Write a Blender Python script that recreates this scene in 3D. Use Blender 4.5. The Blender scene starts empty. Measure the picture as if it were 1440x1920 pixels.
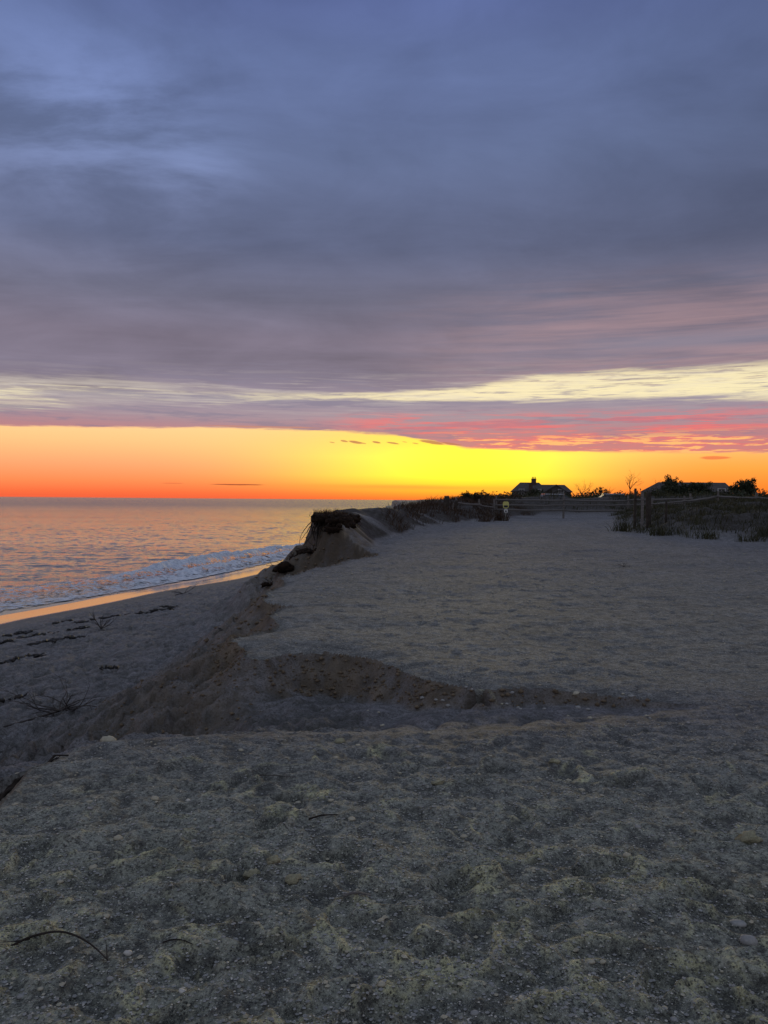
import bpy, math, random
import numpy as np
from mathutils import Vector, Matrix, Euler
R = math.radians
scene = bpy.context.scene
COL = scene.collection
random.seed(7)

# ------------------------------------------------------------------ camera
cam = bpy.data.objects.new('camera', bpy.data.cameras.new('camera'))
COL.objects.link(cam)
cam.location = (0, 0, 1.6)
cam.data.sensor_fit = 'VERTICAL'
cam.data.sensor_height = 36.0
cam.data.lens = 27.0
cam.data.clip_start = 0.05
cam.data.clip_end = 60000
cam.matrix_world = (Matrix.Translation((0, 0, 1.6)) @ Matrix.Rotation(R(90 - 0.92), 4, 'X')
                    @ Matrix.Rotation(R(0.46), 4, 'Z'))
scene.camera = cam
scene.view_settings.view_transform = 'Standard'
scene.view_settings.look = 'None'
scene.view_settings.gamma = 1
scene.view_settings.use_curve_mapping = False
scene.view_settings.exposure = 0.2

def lin(r, g, b, k=1.0):
    def f(c):
        c = c / 255
        return c / 12.92 if c <= 0.04045 else ((c + 0.055) / 1.055) ** 2.4
    return (f(r) * k, f(g) * k, f(b) * k, 1.0)

class G:
    """small wrapper that writes shader graphs as expressions"""
    def __init__(s, tree):
        s.t = tree; s.n = tree.nodes; s.l = tree.links
    def put(s, sock, v):
        if isinstance(v, bpy.types.NodeSocket): s.l.new(v, sock)
        elif v is not None:
            try: sock.default_value = v
            except Exception: sock.default_value = tuple(v)[:3]
    def m(s, op, a, b=None, c=None, clamp=False):
        n = s.n.new('ShaderNodeMath'); n.operation = op; n.use_clamp = clamp
        for i, v in enumerate((a, b, c)):
            if v is not None: s.put(n.inputs[i], v)
        return n.outputs[0]
    def add(s, a, b): return s.m('ADD', a, b)
    def sub(s, a, b): return s.m('SUBTRACT', a, b)
    def mul(s, a, b): return s.m('MULTIPLY', a, b)
    def div(s, a, b): return s.m('DIVIDE', a, b)
    def ss(s, x, lo, hi, a=0.0, b=1.0):
        n = s.n.new('ShaderNodeMapRange'); n.interpolation_type = 'SMOOTHSTEP'
        s.put(n.inputs[0], x); s.put(n.inputs[1], lo); s.put(n.inputs[2], hi); s.put(n.inputs[3], a); s.put(n.inputs[4], b)
        return n.outputs[0]
    def lerp1(s, x, lo, hi, a, b):
        n = s.n.new('ShaderNodeMapRange')
        s.put(n.inputs[0], x); s.put(n.inputs[1], lo); s.put(n.inputs[2], hi); s.put(n.inputs[3], a); s.put(n.inputs[4], b)
        return n.outputs[0]
    def gauss(s, x, c, w):
        d = s.div(s.sub(x, c), w)
        return s.m('POWER', 2.71828, s.mul(s.mul(d, d), -1.0))
    def comb(s, x, y, z=0.0):
        n = s.n.new('ShaderNodeCombineXYZ')
        for i, v in enumerate((x, y, z)): s.put(n.inputs[i], v)
        return n.outputs[0]
    def sep(s, v):
        n = s.n.new('ShaderNodeSeparateXYZ'); s.put(n.inputs[0], v); return n.outputs
    def noise(s, vec, scale=1.0, detail=4.0, rough=0.55, dist=0.0, out=0):
        n = s.n.new('ShaderNodeTexNoise'); n.noise_dimensions = '3D'
        if vec is not None: s.put(n.inputs['Vector'], vec)
        s.put(n.inputs['Scale'], scale); n.inputs['Detail'].default_value = detail
        n.inputs['Roughness'].default_value = rough; n.inputs['Distortion'].default_value = dist
        return n.outputs[out]
    def vor(s, vec, scale, feature='F1', out='Distance', rand=1.0):
        n = s.n.new('ShaderNodeTexVoronoi'); n.feature = feature
        s.put(n.inputs['Vector'], vec); n.inputs['Scale'].default_value = scale
        n.inputs['Randomness'].default_value = rand
        return n.outputs[out]
    def mix(s, f, a, b, mode='MIX'):
        n = s.n.new('ShaderNodeMix'); n.data_type = 'RGBA'; n.blend_type = mode; n.clamp_factor = True
        s.put(n.inputs[0], f); s.put(n.inputs[6], a); s.put(n.inputs[7], b)
        return n.outputs[2]
    def ramp(s, x, stops, interp='LINEAR'):
        n = s.n.new('ShaderNodeValToRGB'); s.put(n.inputs[0], x)
        e = n.color_ramp.elements; n.color_ramp.interpolation = interp
        stops = sorted(stops, key=lambda q: q[0])
        e[0].position, e[0].color = stops[0]; e[1].position, e[1].color = stops[-1]
        for p, c in stops[1:-1]:
            k = e.new(p); k.color = c
        return n.outputs[0]
    def curve(s, x, pts, lo, hi):
        """piecewise linear float function through a colour ramp; values must be given in 0..20"""
        st = [((p - lo) / (hi - lo), (v / 20, v / 20, v / 20, 1)) for p, v in pts]
        t = s.lerp1(x, lo, hi, 0, 1)
        r = s.ramp(t, st, 'LINEAR')
        n = s.n.new('ShaderNodeSeparateColor'); s.put(n.inputs[0], r)
        return s.mul(n.outputs[0], 20.0)

# ------------------------------------------------------------------ sky (world)
SUN_AZ, SUN_EL = 6.3, 4.0
world = bpy.data.worlds.new('World'); scene.world = world; world.use_nodes = True
wt = world.node_tree; wt.nodes.clear(); g = G(wt)
tc = wt.nodes.new('ShaderNodeTexCoord')
x_, y_, z_ = g.sep(tc.outputs['Generated'])
DEG = 57.29578
el = g.mul(g.m('ARCSINE', z_), DEG)
az = g.mul(g.m('ARCTAN2', x_, y_), DEG)
daz = g.sub(az, SUN_AZ)
streak = g.noise(g.comb(g.mul(az, 0.055), g.mul(el, 0.9), 3.1), 1.0, 6, 0.6, 0.3)
streak2 = g.noise(g.comb(g.mul(az, 0.11), g.mul(el, 2.4), 9.4), 1.0, 5, 0.6, 0.5)
fine = g.noise(g.comb(g.mul(az, 0.5), g.mul(el, 5.0), 1.7), 1.0, 5, 0.6, 0.2)
s1 = g.sub(streak, 0.5); s2 = g.sub(streak2, 0.5); s3 = g.sub(fine, 0.5)
# clear air near the horizon: away from the sun, and around it
t = g.lerp1(el, 0, 20, 0, 1)
far_c = g.ramp(t, [(0, lin(232, 92, 58)), (.02, lin(238, 104, 60)), (.06, lin(242, 134, 80)), (.12, lin(243, 160, 108)), (.2, lin(248, 190, 128)),
                   (.27, lin(249, 204, 142)), (.37, lin(240, 222, 168)), (.48, lin(232, 218, 178)), (.7, lin(180, 175, 180)), (1, lin(120, 130, 165))])
near_c = g.ramp(t, [(0, lin(242, 110, 40)), (.02, lin(249, 150, 42)), (.05, lin(253, 196, 46, 1.05)), (.09, lin(255, 236, 52, 1.15)), (.16, lin(255, 243, 62, 1.15)),
                    (.21, lin(255, 228, 66, 1.05)), (.27, lin(255, 214, 92)), (.37, lin(250, 232, 160)), (.48, lin(240, 226, 178)), (.7, lin(190, 180, 180)), (1, lin(125, 132, 165))])
clear = g.mix(g.gauss(daz, 0.0, 11.5), far_c, near_c)
# right of the sun the far air is a purer orange
clear = g.mix(g.mul(g.ss(az, 10, 24), g.ss(el, 5.0, 2.0)), clear, g.ramp(t, [(0, lin(240, 100, 36)), (.05, lin(247, 128, 44)), (.12, lin(252, 160, 66)), (.25, lin(254, 186, 92))]))
# thin dusky layer low in the glow
clear = g.mix(g.mul(g.mul(g.gauss(g.add(el, g.mul(s2, 0.25)), 0.95, 0.16), g.gauss(az, 1.5, 7.0)), 0.6), clear, lin(232, 140, 56))
# cloud bank under the bright gap
bot = g.curve(az, [(-60, 4.3), (-27, 4.72), (-12, 5.1), (-4, 5.1), (1, 4.75), (6, 3.85), (12, 3.6), (25, 3.35), (60, 3.2)], -60, 60)
gapc = g.curve(az, [(-60, 6.2), (-27, 6.9), (-18, 7.4), (-9, 7.55), (0, 7.6), (6, 7.8), (11, 8.2), (16, 8.25), (26, 8.1), (60, 7.6)], -60, 60)
gapw = g.curve(az, [(-60, .8), (-27, 1.25), (-20, 1.2), (-12, .8), (-8, .28), (0, .36), (6, .55), (11, 1.05), (16, 1.15), (26, 1.25), (60, 1.0)], -60, 60)
bankm = g.ss(g.add(el, g.add(g.mul(s2, 0.16), g.mul(s3, 0.42))), g.sub(bot, 0.1), g.add(bot, 0.14))
bank_t = g.lerp1(el, 3.5, 8.5, 0, 1)
bank_c = g.ramp(bank_t, [(0, lin(196, 122, 118)), (.25, lin(178, 122, 126)), (.5, lin(156, 136, 146)), (.75, lin(140, 131, 147)), (1, lin(146, 137, 148))])
pink = g.mul(g.mul(g.ss(az, -7, 2), g.ss(az, 32, 18, 0.55, 1.0)),
             g.mul(g.ss(el, 6.9, 5.6), g.ss(g.add(streak2, g.mul(s3, 0.5)), 0.44, 0.60)))
bank_c = g.mix(g.mul(pink, 0.8), bank_c, lin(232, 104, 102))
bank_c = g.mix(g.mul(g.ss(g.add(s1, g.mul(s3, .6)), 0.02, 0.16), 0.5), bank_c, lin(122, 116, 136))
warmlow = g.mul(g.mul(g.ss(el, 5.3, 4.2), g.ss(az, -4, 5)), g.ss(g.add(streak2, g.mul(s3, 0.9)), 0.52, 0.62))
bank_c = g.mix(g.mul(warmlow, 0.8), bank_c, lin(250, 190, 110))
sky_c = g.mix(bankm, clear, bank_c)
# the bright gap
gd = g.add(g.div(g.sub(el, gapc), gapw), g.add(g.mul(s2, 1.3), g.mul(s3, 0.55)))
gapm = g.mul(g.ss(g.m('ABSOLUTE', gd), 1.15, 0.45), g.add(g.ss(az, -14, 4, .25, .45), g.mul(g.ss(az, -14, 4, .75, .55), g.ss(g.add(streak2, g.mul(s3, .3)), g.ss(az, -14, 4, .46, .28), g.ss(az, -14, 4, .66, .46)))))
gapm = g.mul(gapm, g.sub(1.0, g.mul(g.ss(g.noise(g.comb(g.mul(az, 0.28), g.mul(el, 4.2), 8.8), 1.0, 6, 0.62, 0.4), .50, .66), .75)))
# thin pale and slate wisps around the gap
wisp_n = g.noise(g.comb(g.mul(az, 0.16), g.mul(el, 3.4), 6.6), 1.0, 7, 0.62, 0.5)
wisp_z = g.gauss(el, g.add(gapc, 0.1), 1.25)
# the high deck
pz = g.add(z_, 0.10)
px = g.div(x_, pz); py = g.div(y_, pz)
deck_n = g.noise(g.comb(g.mul(px, 0.75), g.mul(py, 1.3), 5.3), 1.7, 8, 0.60, 0.5)
mott = g.noise(g.comb(g.mul(az, 0.085), g.mul(el, 0.17), 7.7), 1.0, 6, 0.55, 0.6)
deck_n2 = g.noise(g.comb(g.mul(px, 0.35), g.mul(py, 0.5), 2.2), 1.0, 3, 0.5, 0.2)
td = g.lerp1(el, 0, 90, 0, 1)
deck_c = g.ramp(td, [(.05, lin(150, 132, 142)), (.10, lin(116, 108, 124)), (.128, lin(116, 108, 124)), (.16, lin(102, 102, 122)), (.20, lin(88, 95, 122)),
                     (.265, lin(88, 100, 133)), (.33, lin(88, 102, 142)), (.38, lin(82, 95, 142)), (.5, lin(116, 126, 156)), (.75, lin(140, 150, 168)), (1, lin(143, 153, 170))])
shade = g.add(1.09, g.add(g.mul(g.sub(deck_n, 0.47), .68), g.mul(g.sub(deck_n2, 0.5), 0.75)))
patch = g.add(g.mul(g.mul(g.gauss(az, -22, 9), g.gauss(el, 24, 5.5)), 0.7), g.mul(g.mul(g.gauss(az, -13.5, 3.0), g.gauss(el, 22, 2.0)), 0.40))
shade = g.add(shade, g.mul(patch, g.ss(deck_n, .38, .62)))
shade = g.add(shade, g.mul(g.sub(mott, 0.5), 0.55))
shade = g.mul(shade, g.ss(az, 4, 28, 1.0, 0.82))
bw = wt.nodes.new('ShaderNodeCombineColor')
for i in range(3): g.put(bw.inputs[i], shade)
deck_c = g.mix(1.0, deck_c, bw.outputs[0], 'MULTIPLY')
warm = g.mul(g.mul(g.ss(az, -4, 16), g.ss(el, 17, 11.5)), g.ss(g.add(streak, g.mul(s2, .35)), 0.28, 0.70))
deck_c = g.mix(g.mul(warm, 0.55), deck_c, lin(176, 142, 144))
greyband = g.mul(g.mul(g.gauss(g.add(el, g.mul(s2, .8)), 11.0, .55), g.ss(az, 10, 20)), 0.7)
deck_c = g.mix(greyband, deck_c, lin(122, 120, 138))
deckm = g.ss(g.add(el, g.add(g.mul(s2, 0.9), g.mul(s1, 0.5))), g.sub(gapc, 0.2), g.add(gapc, 0.3))
sky_c = g.mix(deckm, sky_c, deck_c)
sky_c = g.mix(g.mul(gapm, g.curve(az, [(-60, .8), (-27, .9), (-20, .6), (-14, .35), (-9, .6), (-3, .95), (60, 1.0)], -60, 60)), sky_c, g.mix(g.ss(az, -14, 2), lin(224, 212, 178), lin(239, 224, 178)))
sky_c = g.mix(g.mul(g.mul(wisp_z, g.ss(wisp_n, .44, .72)), .55), sky_c, lin(206, 196, 184))
sky_c = g.mix(g.mul(g.mul(g.gauss(el, g.add(gapc, 0.3), 1.9), g.ss(wisp_n, .46, .33)), .5), sky_c, lin(128, 124, 142))
# small dark flecks hanging under the bank
def fleck(a, e, wa, we, col, k=0.9, tilt=0.0):
    global sky_c
    ee = g.add(el, g.add(g.mul(s3, we * 1.6), g.mul(g.sub(az, a), tilt)))
    sky_c = g.mix(g.mul(g.ss(g.mul(g.gauss(az, a, wa), g.gauss(ee, e, we)), 0.25, 0.6), k), sky_c, col)
fleck(-10.8, 1.02, 2.0, .05, lin(150, 70, 48)); fleck(-15.4, 1.06, .8, .03, lin(205, 95, 60), .6)
for a, e, w, h_, k_ in ((-3.9, 4.22, .22, .05, .6), (-3.0, 4.33, .30, .07, .75), (-2.15, 4.26, .55, .10, .85), (-1.55, 4.18, .2, .05, .6), (-.6, 4.27, .34, .08, .85), (.62, 4.22, .5, .07, .8), (1.5, 4.3, .2, .04, .5), (2.3, 4.20, .26, .05, .6), (3.5, 4.27, .95, .11, .85), (5.0, 4.17, .8, .07, .8)):
    fleck(a, e, w, h_, lin(176, 112, 78), k_, 0.14)
fleck(23.3, 3.05, 1.0, .12, lin(226, 110, 66), .8)
fleck(-9.0, 5.27, 4.5, .07, lin(190, 130, 110), .7)
# dusk takes over away from the sunset; ground colour below the horizon
away = g.ss(g.m('COSINE', g.div(daz, DEG)), 0.55, -0.75)
dusk = g.ramp(td, [(0, lin(134, 130, 140)), (.2, lin(128, 130, 146)), (.6, lin(138, 148, 167)), (1, lin(143, 153, 170))])
sky_c = g.mix(g.mul(away, g.ss(el, 85, 40)), sky_c, dusk)
sky_c = g.mix(g.ss(el, -0.3, -3.0), sky_c, (0.03, 0.03, 0.035, 1))
bg = wt.nodes.new('ShaderNodeBackground'); g.put(bg.inputs[0], sky_c); bg.inputs[1].default_value = 1.0
nish = wt.nodes.new('ShaderNodeTexSky'); nish.sky_type = 'NISHITA'; nish.sun_disc = False
nish.sun_elevation = R(SUN_EL); nish.sun_rotation = R(SUN_AZ)
bg2 = wt.nodes.new('ShaderNodeBackground'); g.put(bg2.inputs[0], nish.outputs[0]); bg2.inputs[1].default_value = 0.001
addw = wt.nodes.new('ShaderNodeAddShader'); wt.links.new(bg.outputs[0], addw.inputs[0]); wt.links.new(bg2.outputs[0], addw.inputs[1])
wo = wt.nodes.new('ShaderNodeOutputWorld'); wt.links.new(addw.outputs[0], wo.inputs[0])

# ------------------------------------------------------------------ sun, veiled by cloud at the horizon
sl = bpy.data.lights.new('sun', 'SUN'); sun = bpy.data.objects.new('sun', sl); COL.objects.link(sun)
sl.energy = 0.6; sl.angle = R(6); sl.color = (1.0, 0.80, 0.36)
sd = Vector((math.sin(R(SUN_AZ)) * math.cos(R(SUN_EL)), math.cos(R(SUN_AZ)) * math.cos(R(SUN_EL)), math.sin(R(SUN_EL))))
sun.rotation_euler = (-sd).to_track_quat('-Z', 'Y').to_euler(); sun.location = (5, 40, 6)

# TERRAIN BEGIN  -------------------------------------------------- ground shape, in metres
SEA = -3.4
def _hash(ix, iy, seed):
    h = (ix.astype(np.int64) * 374761393 + iy.astype(np.int64) * 668265263 + seed * 974711) & 0xffffffff
    h = ((h ^ (h >> 13)) * 1274126177) & 0xffffffff
    return (h ^ (h >> 16)) & 0xffff
def pnoise(x, y, seed=0):
    """gradient noise, about -0.7 .. 0.7"""
    x0 = np.floor(x); y0 = np.floor(y); fx = x - x0; fy = y - y0
    ix = x0.astype(np.int64); iy = y0.astype(np.int64)
    u = fx * fx * fx * (fx * (fx * 6 - 15) + 10); v = fy * fy * fy * (fy * (fy * 6 - 15) + 10)
    def gr(dx, dy):
        a = _hash(ix + dx, iy + dy, seed) * (2 * np.pi / 65536)
        return np.cos(a) * (fx - dx) + np.sin(a) * (fy - dy)
    n00 = gr(0, 0); n10 = gr(1, 0); n01 = gr(0, 1); n11 = gr(1, 1)
    a = n00 + u * (n10 - n00); b = n01 + u * (n11 - n01)
    return a + v * (b - a)
def fbm(x, y, octs, seed=0, gain=0.5):
    s = 0; k = 1.0
    for i in range(octs):
        s = s + k * pnoise(x * 2 ** i + 7.3 * i, y * 2 ** i - 3.1 * i, seed + i); k *= gain
    return s
def sstep(x, a, b):
    t = np.clip((x - a) / (b - a), 0, 1); return t * t * (3 - 2 * t)
EDGE = [(-6, -400), (-3.2, -30), (-2.35, 0), (-2.05, 2.8), (-1.95, 3.7), (-2.0, 4.1), (-2.08, 4.5), (-1.82, 4.95), (-1.45, 5.1), (-1.0, 5.12), (-.3, 5.12), (.6, 5.25),
        (1.5, 5.5), (2.6, 5.95), (1.82, 6.33), (1.28, 6.5), (.8, 6.5), (.45, 6.75), (.12, 7.3), (-.2, 7.75), (-.56, 8.05), (-.95, 8.0), (-1.2, 7.6), (-1.38, 7.75), (-1.45, 8.2), (-1.75, 8.5), (-1.78, 8.9),
        (-1.45, 9.3), (-1.35, 9.7), (-1.6, 10.4), (-1.5, 10.9), (-1.3, 11.3), (-1.85, 11.8), (-1.85, 13.2), (-1.88, 15.1), (-1.5, 16.6), (-1.0, 17.9), (-.5, 19.2), (-.12, 20.3), (-.55, 20.9),
        (-1.0, 21.5), (-1.55, 22.3), (-2.0, 23.2), (-2.1, 24.6), (-1.6, 30), (-.9, 40), (.55, 60), (2.2, 100), (6, 300), (10, 520), (40, 3000)]
WATER = [(-30, -400), (-24, -30), (-20, 10), (-15.6, 31), (-12.9, 40), (-10.3, 47), (-8.3, 54), (-6.4, 64), (-4, 90), (-1, 150), (3, 300), (8, 520), (35, 3000)]
BERM = [(-1.4, 25.2), (-.7, 29), (.5, 35), (2.6, 41), (4.4, 46), (6.0, 51), (7.5, 62)]
RDUNE = [(30, 75), (16, 56), (14.2, 49), (10.6, 36), (9.4, 30.5), (9.0, 27.5), (9.9, 25), (11.4, 23.4), (16, 21.5), (30, 18), (60, 16), (160, 60), (90, 90)]
def seg_dist(X, Y, pts, closed=False):
    """distance to a polyline, and how far along it (index units) the nearest point lies"""
    best = np.full(X.shape, 1e18); along = np.zeros(X.shape)
    n = len(pts)
    for i in range(n if closed else n - 1):
        (ax, ay), (bx, by) = pts[i], pts[(i + 1) % n]
        dx, dy = bx - ax, by - ay
        t = np.clip(((X - ax) * dx + (Y - ay) * dy) / (dx * dx + dy * dy), 0, 1)
        d = (X - ax - t * dx) ** 2 + (Y - ay - t * dy) ** 2
        m = d < best
        best = np.where(m, d, best); along = np.where(m, i + t, along)
    return np.sqrt(best), along
def in_poly(X, Y, pts):
    c = np.zeros(X.shape, bool); n = len(pts)
    for i in range(n):
        (ax, ay), (bx, by) = pts[i], pts[(i + 1) % n]
        if ay == by: continue
        m = ((ay > Y) != (by > Y)) & (X < (bx - ax) * (Y - ay) / (by - ay) + ax)
        c ^= m
    return c
LAND = EDGE + [(3000, 3000), (3000, -400)]
DRY = WATER + [(4000, 3000), (4000, -400)]
BERM_S = np.arange(len(BERM)); BERM_H = [.92, .80, .72, .68, .76, .85, .7]; BERM_W = [1.7, 2.0, 2.8, 3.4, 4.4, 5.5, 7]
def terrain(X, Y, fine=True):
    """height and surface kinds of the sand at X, Y"""
    X = np.asarray(X, float); Y = np.asarray(Y, float)
    rr = np.hypot(X, Y)
    amp = np.clip(rr / 14, .55, 1.7)
    wx = X + amp * (.22 * pnoise(X * .8, Y * .8, 11) + .10 * pnoise(X * 2.3, Y * 2.3, 12) + .025 * pnoise(X * 6, Y * 6, 13))
    wy = Y + amp * (.22 * pnoise(X * .8, Y * .8, 21) + .10 * pnoise(X * 2.3, Y * 2.3, 22) + .025 * pnoise(X * 6, Y * 6, 23))
    de, al = seg_dist(wx, wy, EDGE)
    inside = in_poly(wx, wy, LAND)
    dw, _ = seg_dist(X + .35 * pnoise(X * .12, Y * .12, 31), Y, WATER)
    dw = np.where(in_poly(X, Y, DRY), dw, -dw)
    dw = dw + 1.0
    # plateau
    zp = .52 * sstep(Y, 5, 42) + .012 * np.clip(X, 0, 20) * sstep(Y, 8, 20)
    zp = zp + .035 * fbm(X * .45, Y * .45, 3, 41) * sstep(Y, 2, 7) + .018 * fbm(X * 1.3, Y * 1.3, 2, 44)
    db, sb = seg_dist(X + .6 * pnoise(X * .5, Y * .5, 51), Y + .6 * pnoise(X * .5, Y * .5, 52), BERM)
    bh = np.interp(sb, BERM_S, BERM_H); bw = np.interp(sb, BERM_S, BERM_W)
    front = sstep(db / bw, 1.0, .22)
    left = in_poly(X, Y, BERM + [(-60, 80), (-60, 22.5), (-2.2, 22.8), (-1.7, 23.6)])
    crest = np.where(left, np.maximum(front, .8 * sstep(db, 14, 4) * sstep(Y, 48, 36)), front)
    berm = bh * crest * (1 + .25 * fbm(X * .5, Y * .5, 3, 55))
    mound = .16 * np.exp(-(((X - 6.0) / 2.6) ** 2 + ((Y - 50) / 3.5) ** 2)) + .3 * np.exp(-(((X - 3.6) / 1.6) ** 2 + ((Y - 44) / 2) ** 2))
    head = .86 * sstep(X, .0, -1.45) * sstep(Y, 20.3, 22.3) * sstep(Y, 42, 27)
    berm = np.maximum(berm, head * (1 + .12 * fbm(X * .8, Y * .8, 2, 58)))
    dr, _ = seg_dist(X + .9 * pnoise(X * .3, Y * .3, 61), Y + .9 * pnoise(X * .3, Y * .3, 62), RDUNE, True)
    inr = in_poly(X + .9 * pnoise(X * .3, Y * .3, 61), Y + .9 * pnoise(X * .3, Y * .3, 62), RDUNE)
    dr = np.where(inr, dr, 0)
    rd = (.46 * sstep(dr, 0, 2.2) + .34 * sstep(dr, 1.2, 7)) * (1 + .35 * fbm(X * .35, Y * .35, 3, 65)) + np.where(inr, .22 * sstep(dr, .2, 1.2) * fbm(X * .9, Y * .9, 3, 68), 0)
    ridge_ = 1.20 * np.exp(-((Y + .05 * X - 51.5) / 2.8) ** 2) * (1 + .2 * fbm(X * .35, Y * .35, 3, 75)) * sstep(X, 5, 9)
    back = (1.05 * sstep(Y + .15 * X, 64, 76) * (1 + .3 * fbm(X * .08, Y * .08, 3, 71))) * sstep(X - .04 * Y, 1.0, 6)
    zt = zp + np.maximum(np.maximum(np.maximum(berm, rd), back), ridge_) + mound
    # outside the edge: a scarp, loose sand below it, then the beach
    hs = np.where(Y > 20.2, .30 + .8 * head / .86, np.where(Y > 15.5, .5, np.where(Y > 6.0, np.where(Y > 9.3, .28, .17), np.where((X < -1.75) & (Y < 4.7), .30, .01))))
    hs = hs * np.clip(1 + .7 * pnoise(X * 1.1 + 40, Y * 1.1, 81), .3, 2)
    hs = hs * np.where(Y < 7.6, np.interp(X, [.4, 2.4], [1, .3]), 1)
    sl = np.where(Y > 20.2, 2.6, np.where(Y > 15.5, 1.7, 1.05))
    talus = np.where(Y > 6, np.where(Y > 9.3, .72, .52), np.where(Y > 4.7, .36, .55))
    drop = np.where(de < hs / sl, de * sl, hs + (de - hs / sl) * talus)
    zedge = np.where(Y > 20.2, zt, zp)
    z_out = zedge - drop
    gull = -np.interp(X + .25 * pnoise(X * 1.5, Y * 1.5, 91), [-4, -2.5, -1.7, -1, -.3, .5, 1.2, 2, 2.7], [9, 1.45, .70, .36, .27, .23, .20, .14, .08])
    gull = gull + .05 * fbm(X * 1.6, Y * 1.6, 3, 93)
    z_out = np.where((Y > 4.75) & (Y < 9) & (X > -4), np.maximum(z_out, gull), z_out)
    # the shallow gully that cuts in from the beach: a gentle near side, a steep far bank
    dn, _ = seg_dist(wx, wy, EDGE[8:14]); df, _ = seg_dist(wx, wy, EDGE[13:26])
    steep = 1.0 + .5 * pnoise(X * 1.7, Y * 1.7, 107) + .55 * pnoise(X * 5.5, Y * 5.5, 108)
    d_n = .135 * dn + .01 * sstep(dn, .0, .3); d_f = steep * df
    g_drop = np.minimum(d_n, d_f) + .02 * fbm(X * 3, Y * 3, 3, 109) * sstep(np.minimum(dn, df), 0, .2)
    g_drop = np.minimum(g_drop, -gull + .03)
    gm = (Y > 4.75) * (Y < 9) * sstep(X, -1.7, -.6)
    z_out = np.where(gm > 0, z_out * (1 - gm) + (zp - g_drop) * gm, z_out)
    bank = gm * np.where(inside, 0, sstep(d_n - d_f, -.03, .06))
    not2 = -np.interp(X, [-3.2, -2.3, -1.2, -.2, .3], [9, 1.15, .30, -.12, -.3])
    z_out = np.where((Y > 15) & (Y < 23) & (X > -3.2), np.maximum(z_out, not2), z_out)
    shore = SEA + np.where(dw < 3.6, .062 * dw, .223 + .135 * (dw - 3.6) + .002 * np.clip(dw - 3.6, 0, 30) ** 2)
    shore = -1.65 - .5 * np.log1p(np.exp(np.clip((-1.65 - shore) / .5, -30, 30)))
    shore = shore + sstep(dw, 3.4, 6) * (.05 * fbm(X * .5, Y * .5, 3, 95))
    k = .18
    hmx = np.clip(.5 + .5 * (z_out - shore) / k, 0, 1)
    z_o = shore + (z_out - shore) * hmx + k * hmx * (1 - hmx)
    crumble = (.05 + .04 * pnoise(X * 2, Y * 2, 101)) * np.exp(-de / .22) * (Y > 6)
    z = np.where(inside, zt - crumble, np.minimum(z_o, zt))
    # slope furrows and slumps on the loose sand
    slump = np.where(inside, 0, sstep(de, .05, .5)) * sstep(dw, 2, 5)
    fr_ = pnoise((X * .93 - Y * .37) * 2.1 + .8 * pnoise(X, Y, 98), (X * .37 + Y * .93) * .75, 96)
    z = z - slump * .05 * np.clip(1 - np.abs(fr_) / .16, 0, 1)
    z = z + slump * (.05 * fbm(X * 2.2 + Y * .8, Y * .75 - X * .3, 3, 97, .6))
    soil = np.where(inside, np.exp(-de / .05) * .6, np.exp(-(np.maximum(de - hs * .45, 0) / (hs * .5 + .10)) ** 2)) * np.where(Y > 6, 1, np.where(hs > .15, 1.0, .12))
    soil = np.maximum(soil, np.where(inside, 0, .95 * (Y > 18.5) * (Y < 30) * sstep(de, 2.6, .8)))
    soil = np.where(gm > 0, soil * (1 - gm) + gm * np.maximum(.85 * bank, np.where(inside, .5 * np.exp(-de / .06), 0)), soil)
    soil = np.where(inside & (Y > 20.4) & (Y < 25) & (X < .4), np.maximum(soil, sstep(berm, .03, .14) * sstep(Y, 25, 23.5)), soil)
    soil = soil * np.clip(.7 + 1.1 * fbm(X * 1.4, Y * 1.4, 3, 99) + .9 * fbm(X * 7, Y * 7, 2, 105), 0, 1) * np.where(Y < 7.6, np.interp(X, [.8, 2.6], [1, .25]), 1) * (dw > 3)
    brown = np.where(inside, 0, sstep(de + .8 * fbm(X * .9, Y * .9, 3, 103), 2.6, .5)) * sstep(Y, 5.5, 6.0) * (dw > 4) * np.where(Y < 8.3, np.maximum(sstep(X, -.9, -1.7), .6 * bank), 1)
    wet = sstep(dw, 2.75, 2.3) * sstep(Y, 150, 90)
    damp = sstep(dw, 4.1, 2.9)
    bandn = fbm(X * .25, Y * .9, 3, 57)
    rel_ = berm / .75
    dark = sstep(rel_ + .25 * bandn, .02, .2) * sstep(rel_, .05, .16) * sstep(bandn + .5 * fbm(X * .8, Y * .8, 2, 59), -.62, -.30) * (Y < 60) * (Y > 22.2)
    veg = np.where(inside, 0, .55 * (Y > 20) * (Y < 27) * sstep(de + .5 * fbm(X * 1.5, Y * 1.5, 3, 67), 2.0, .4)) + inside * np.clip(1.1 * dark + sstep(dr + .8 * fbm(X * .5, Y * .5, 3, 66), .2, 1.6) * 1.1 + back * .9 + ridge_ * 2 + sstep(db / bw, .95, .3) * sstep(X, -.5, 2.5) * .9 + .5 * left * sstep(Y, 26, 40), 0, 1)
    grav = np.where(inside | (gm > .5), 1, sstep(de, .5, .05)) * (1 - .9 * bank) * sstep(Y, 6.2, 3.0) + .35 * np.where(inside, 1, 0) * sstep(Y, 22, 7) * sstep(Y, 5.5, 7)
    return z, dict(soil=soil, brown=brown, wet=wet, damp=damp, veg=veg, grav=np.clip(grav, 0, 1), de=np.where(inside, -de, de), dw=dw)
def ground(x, y):
    return float(terrain(np.array([x]), np.array([y]))[0][0])
# TERRAIN END

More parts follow.
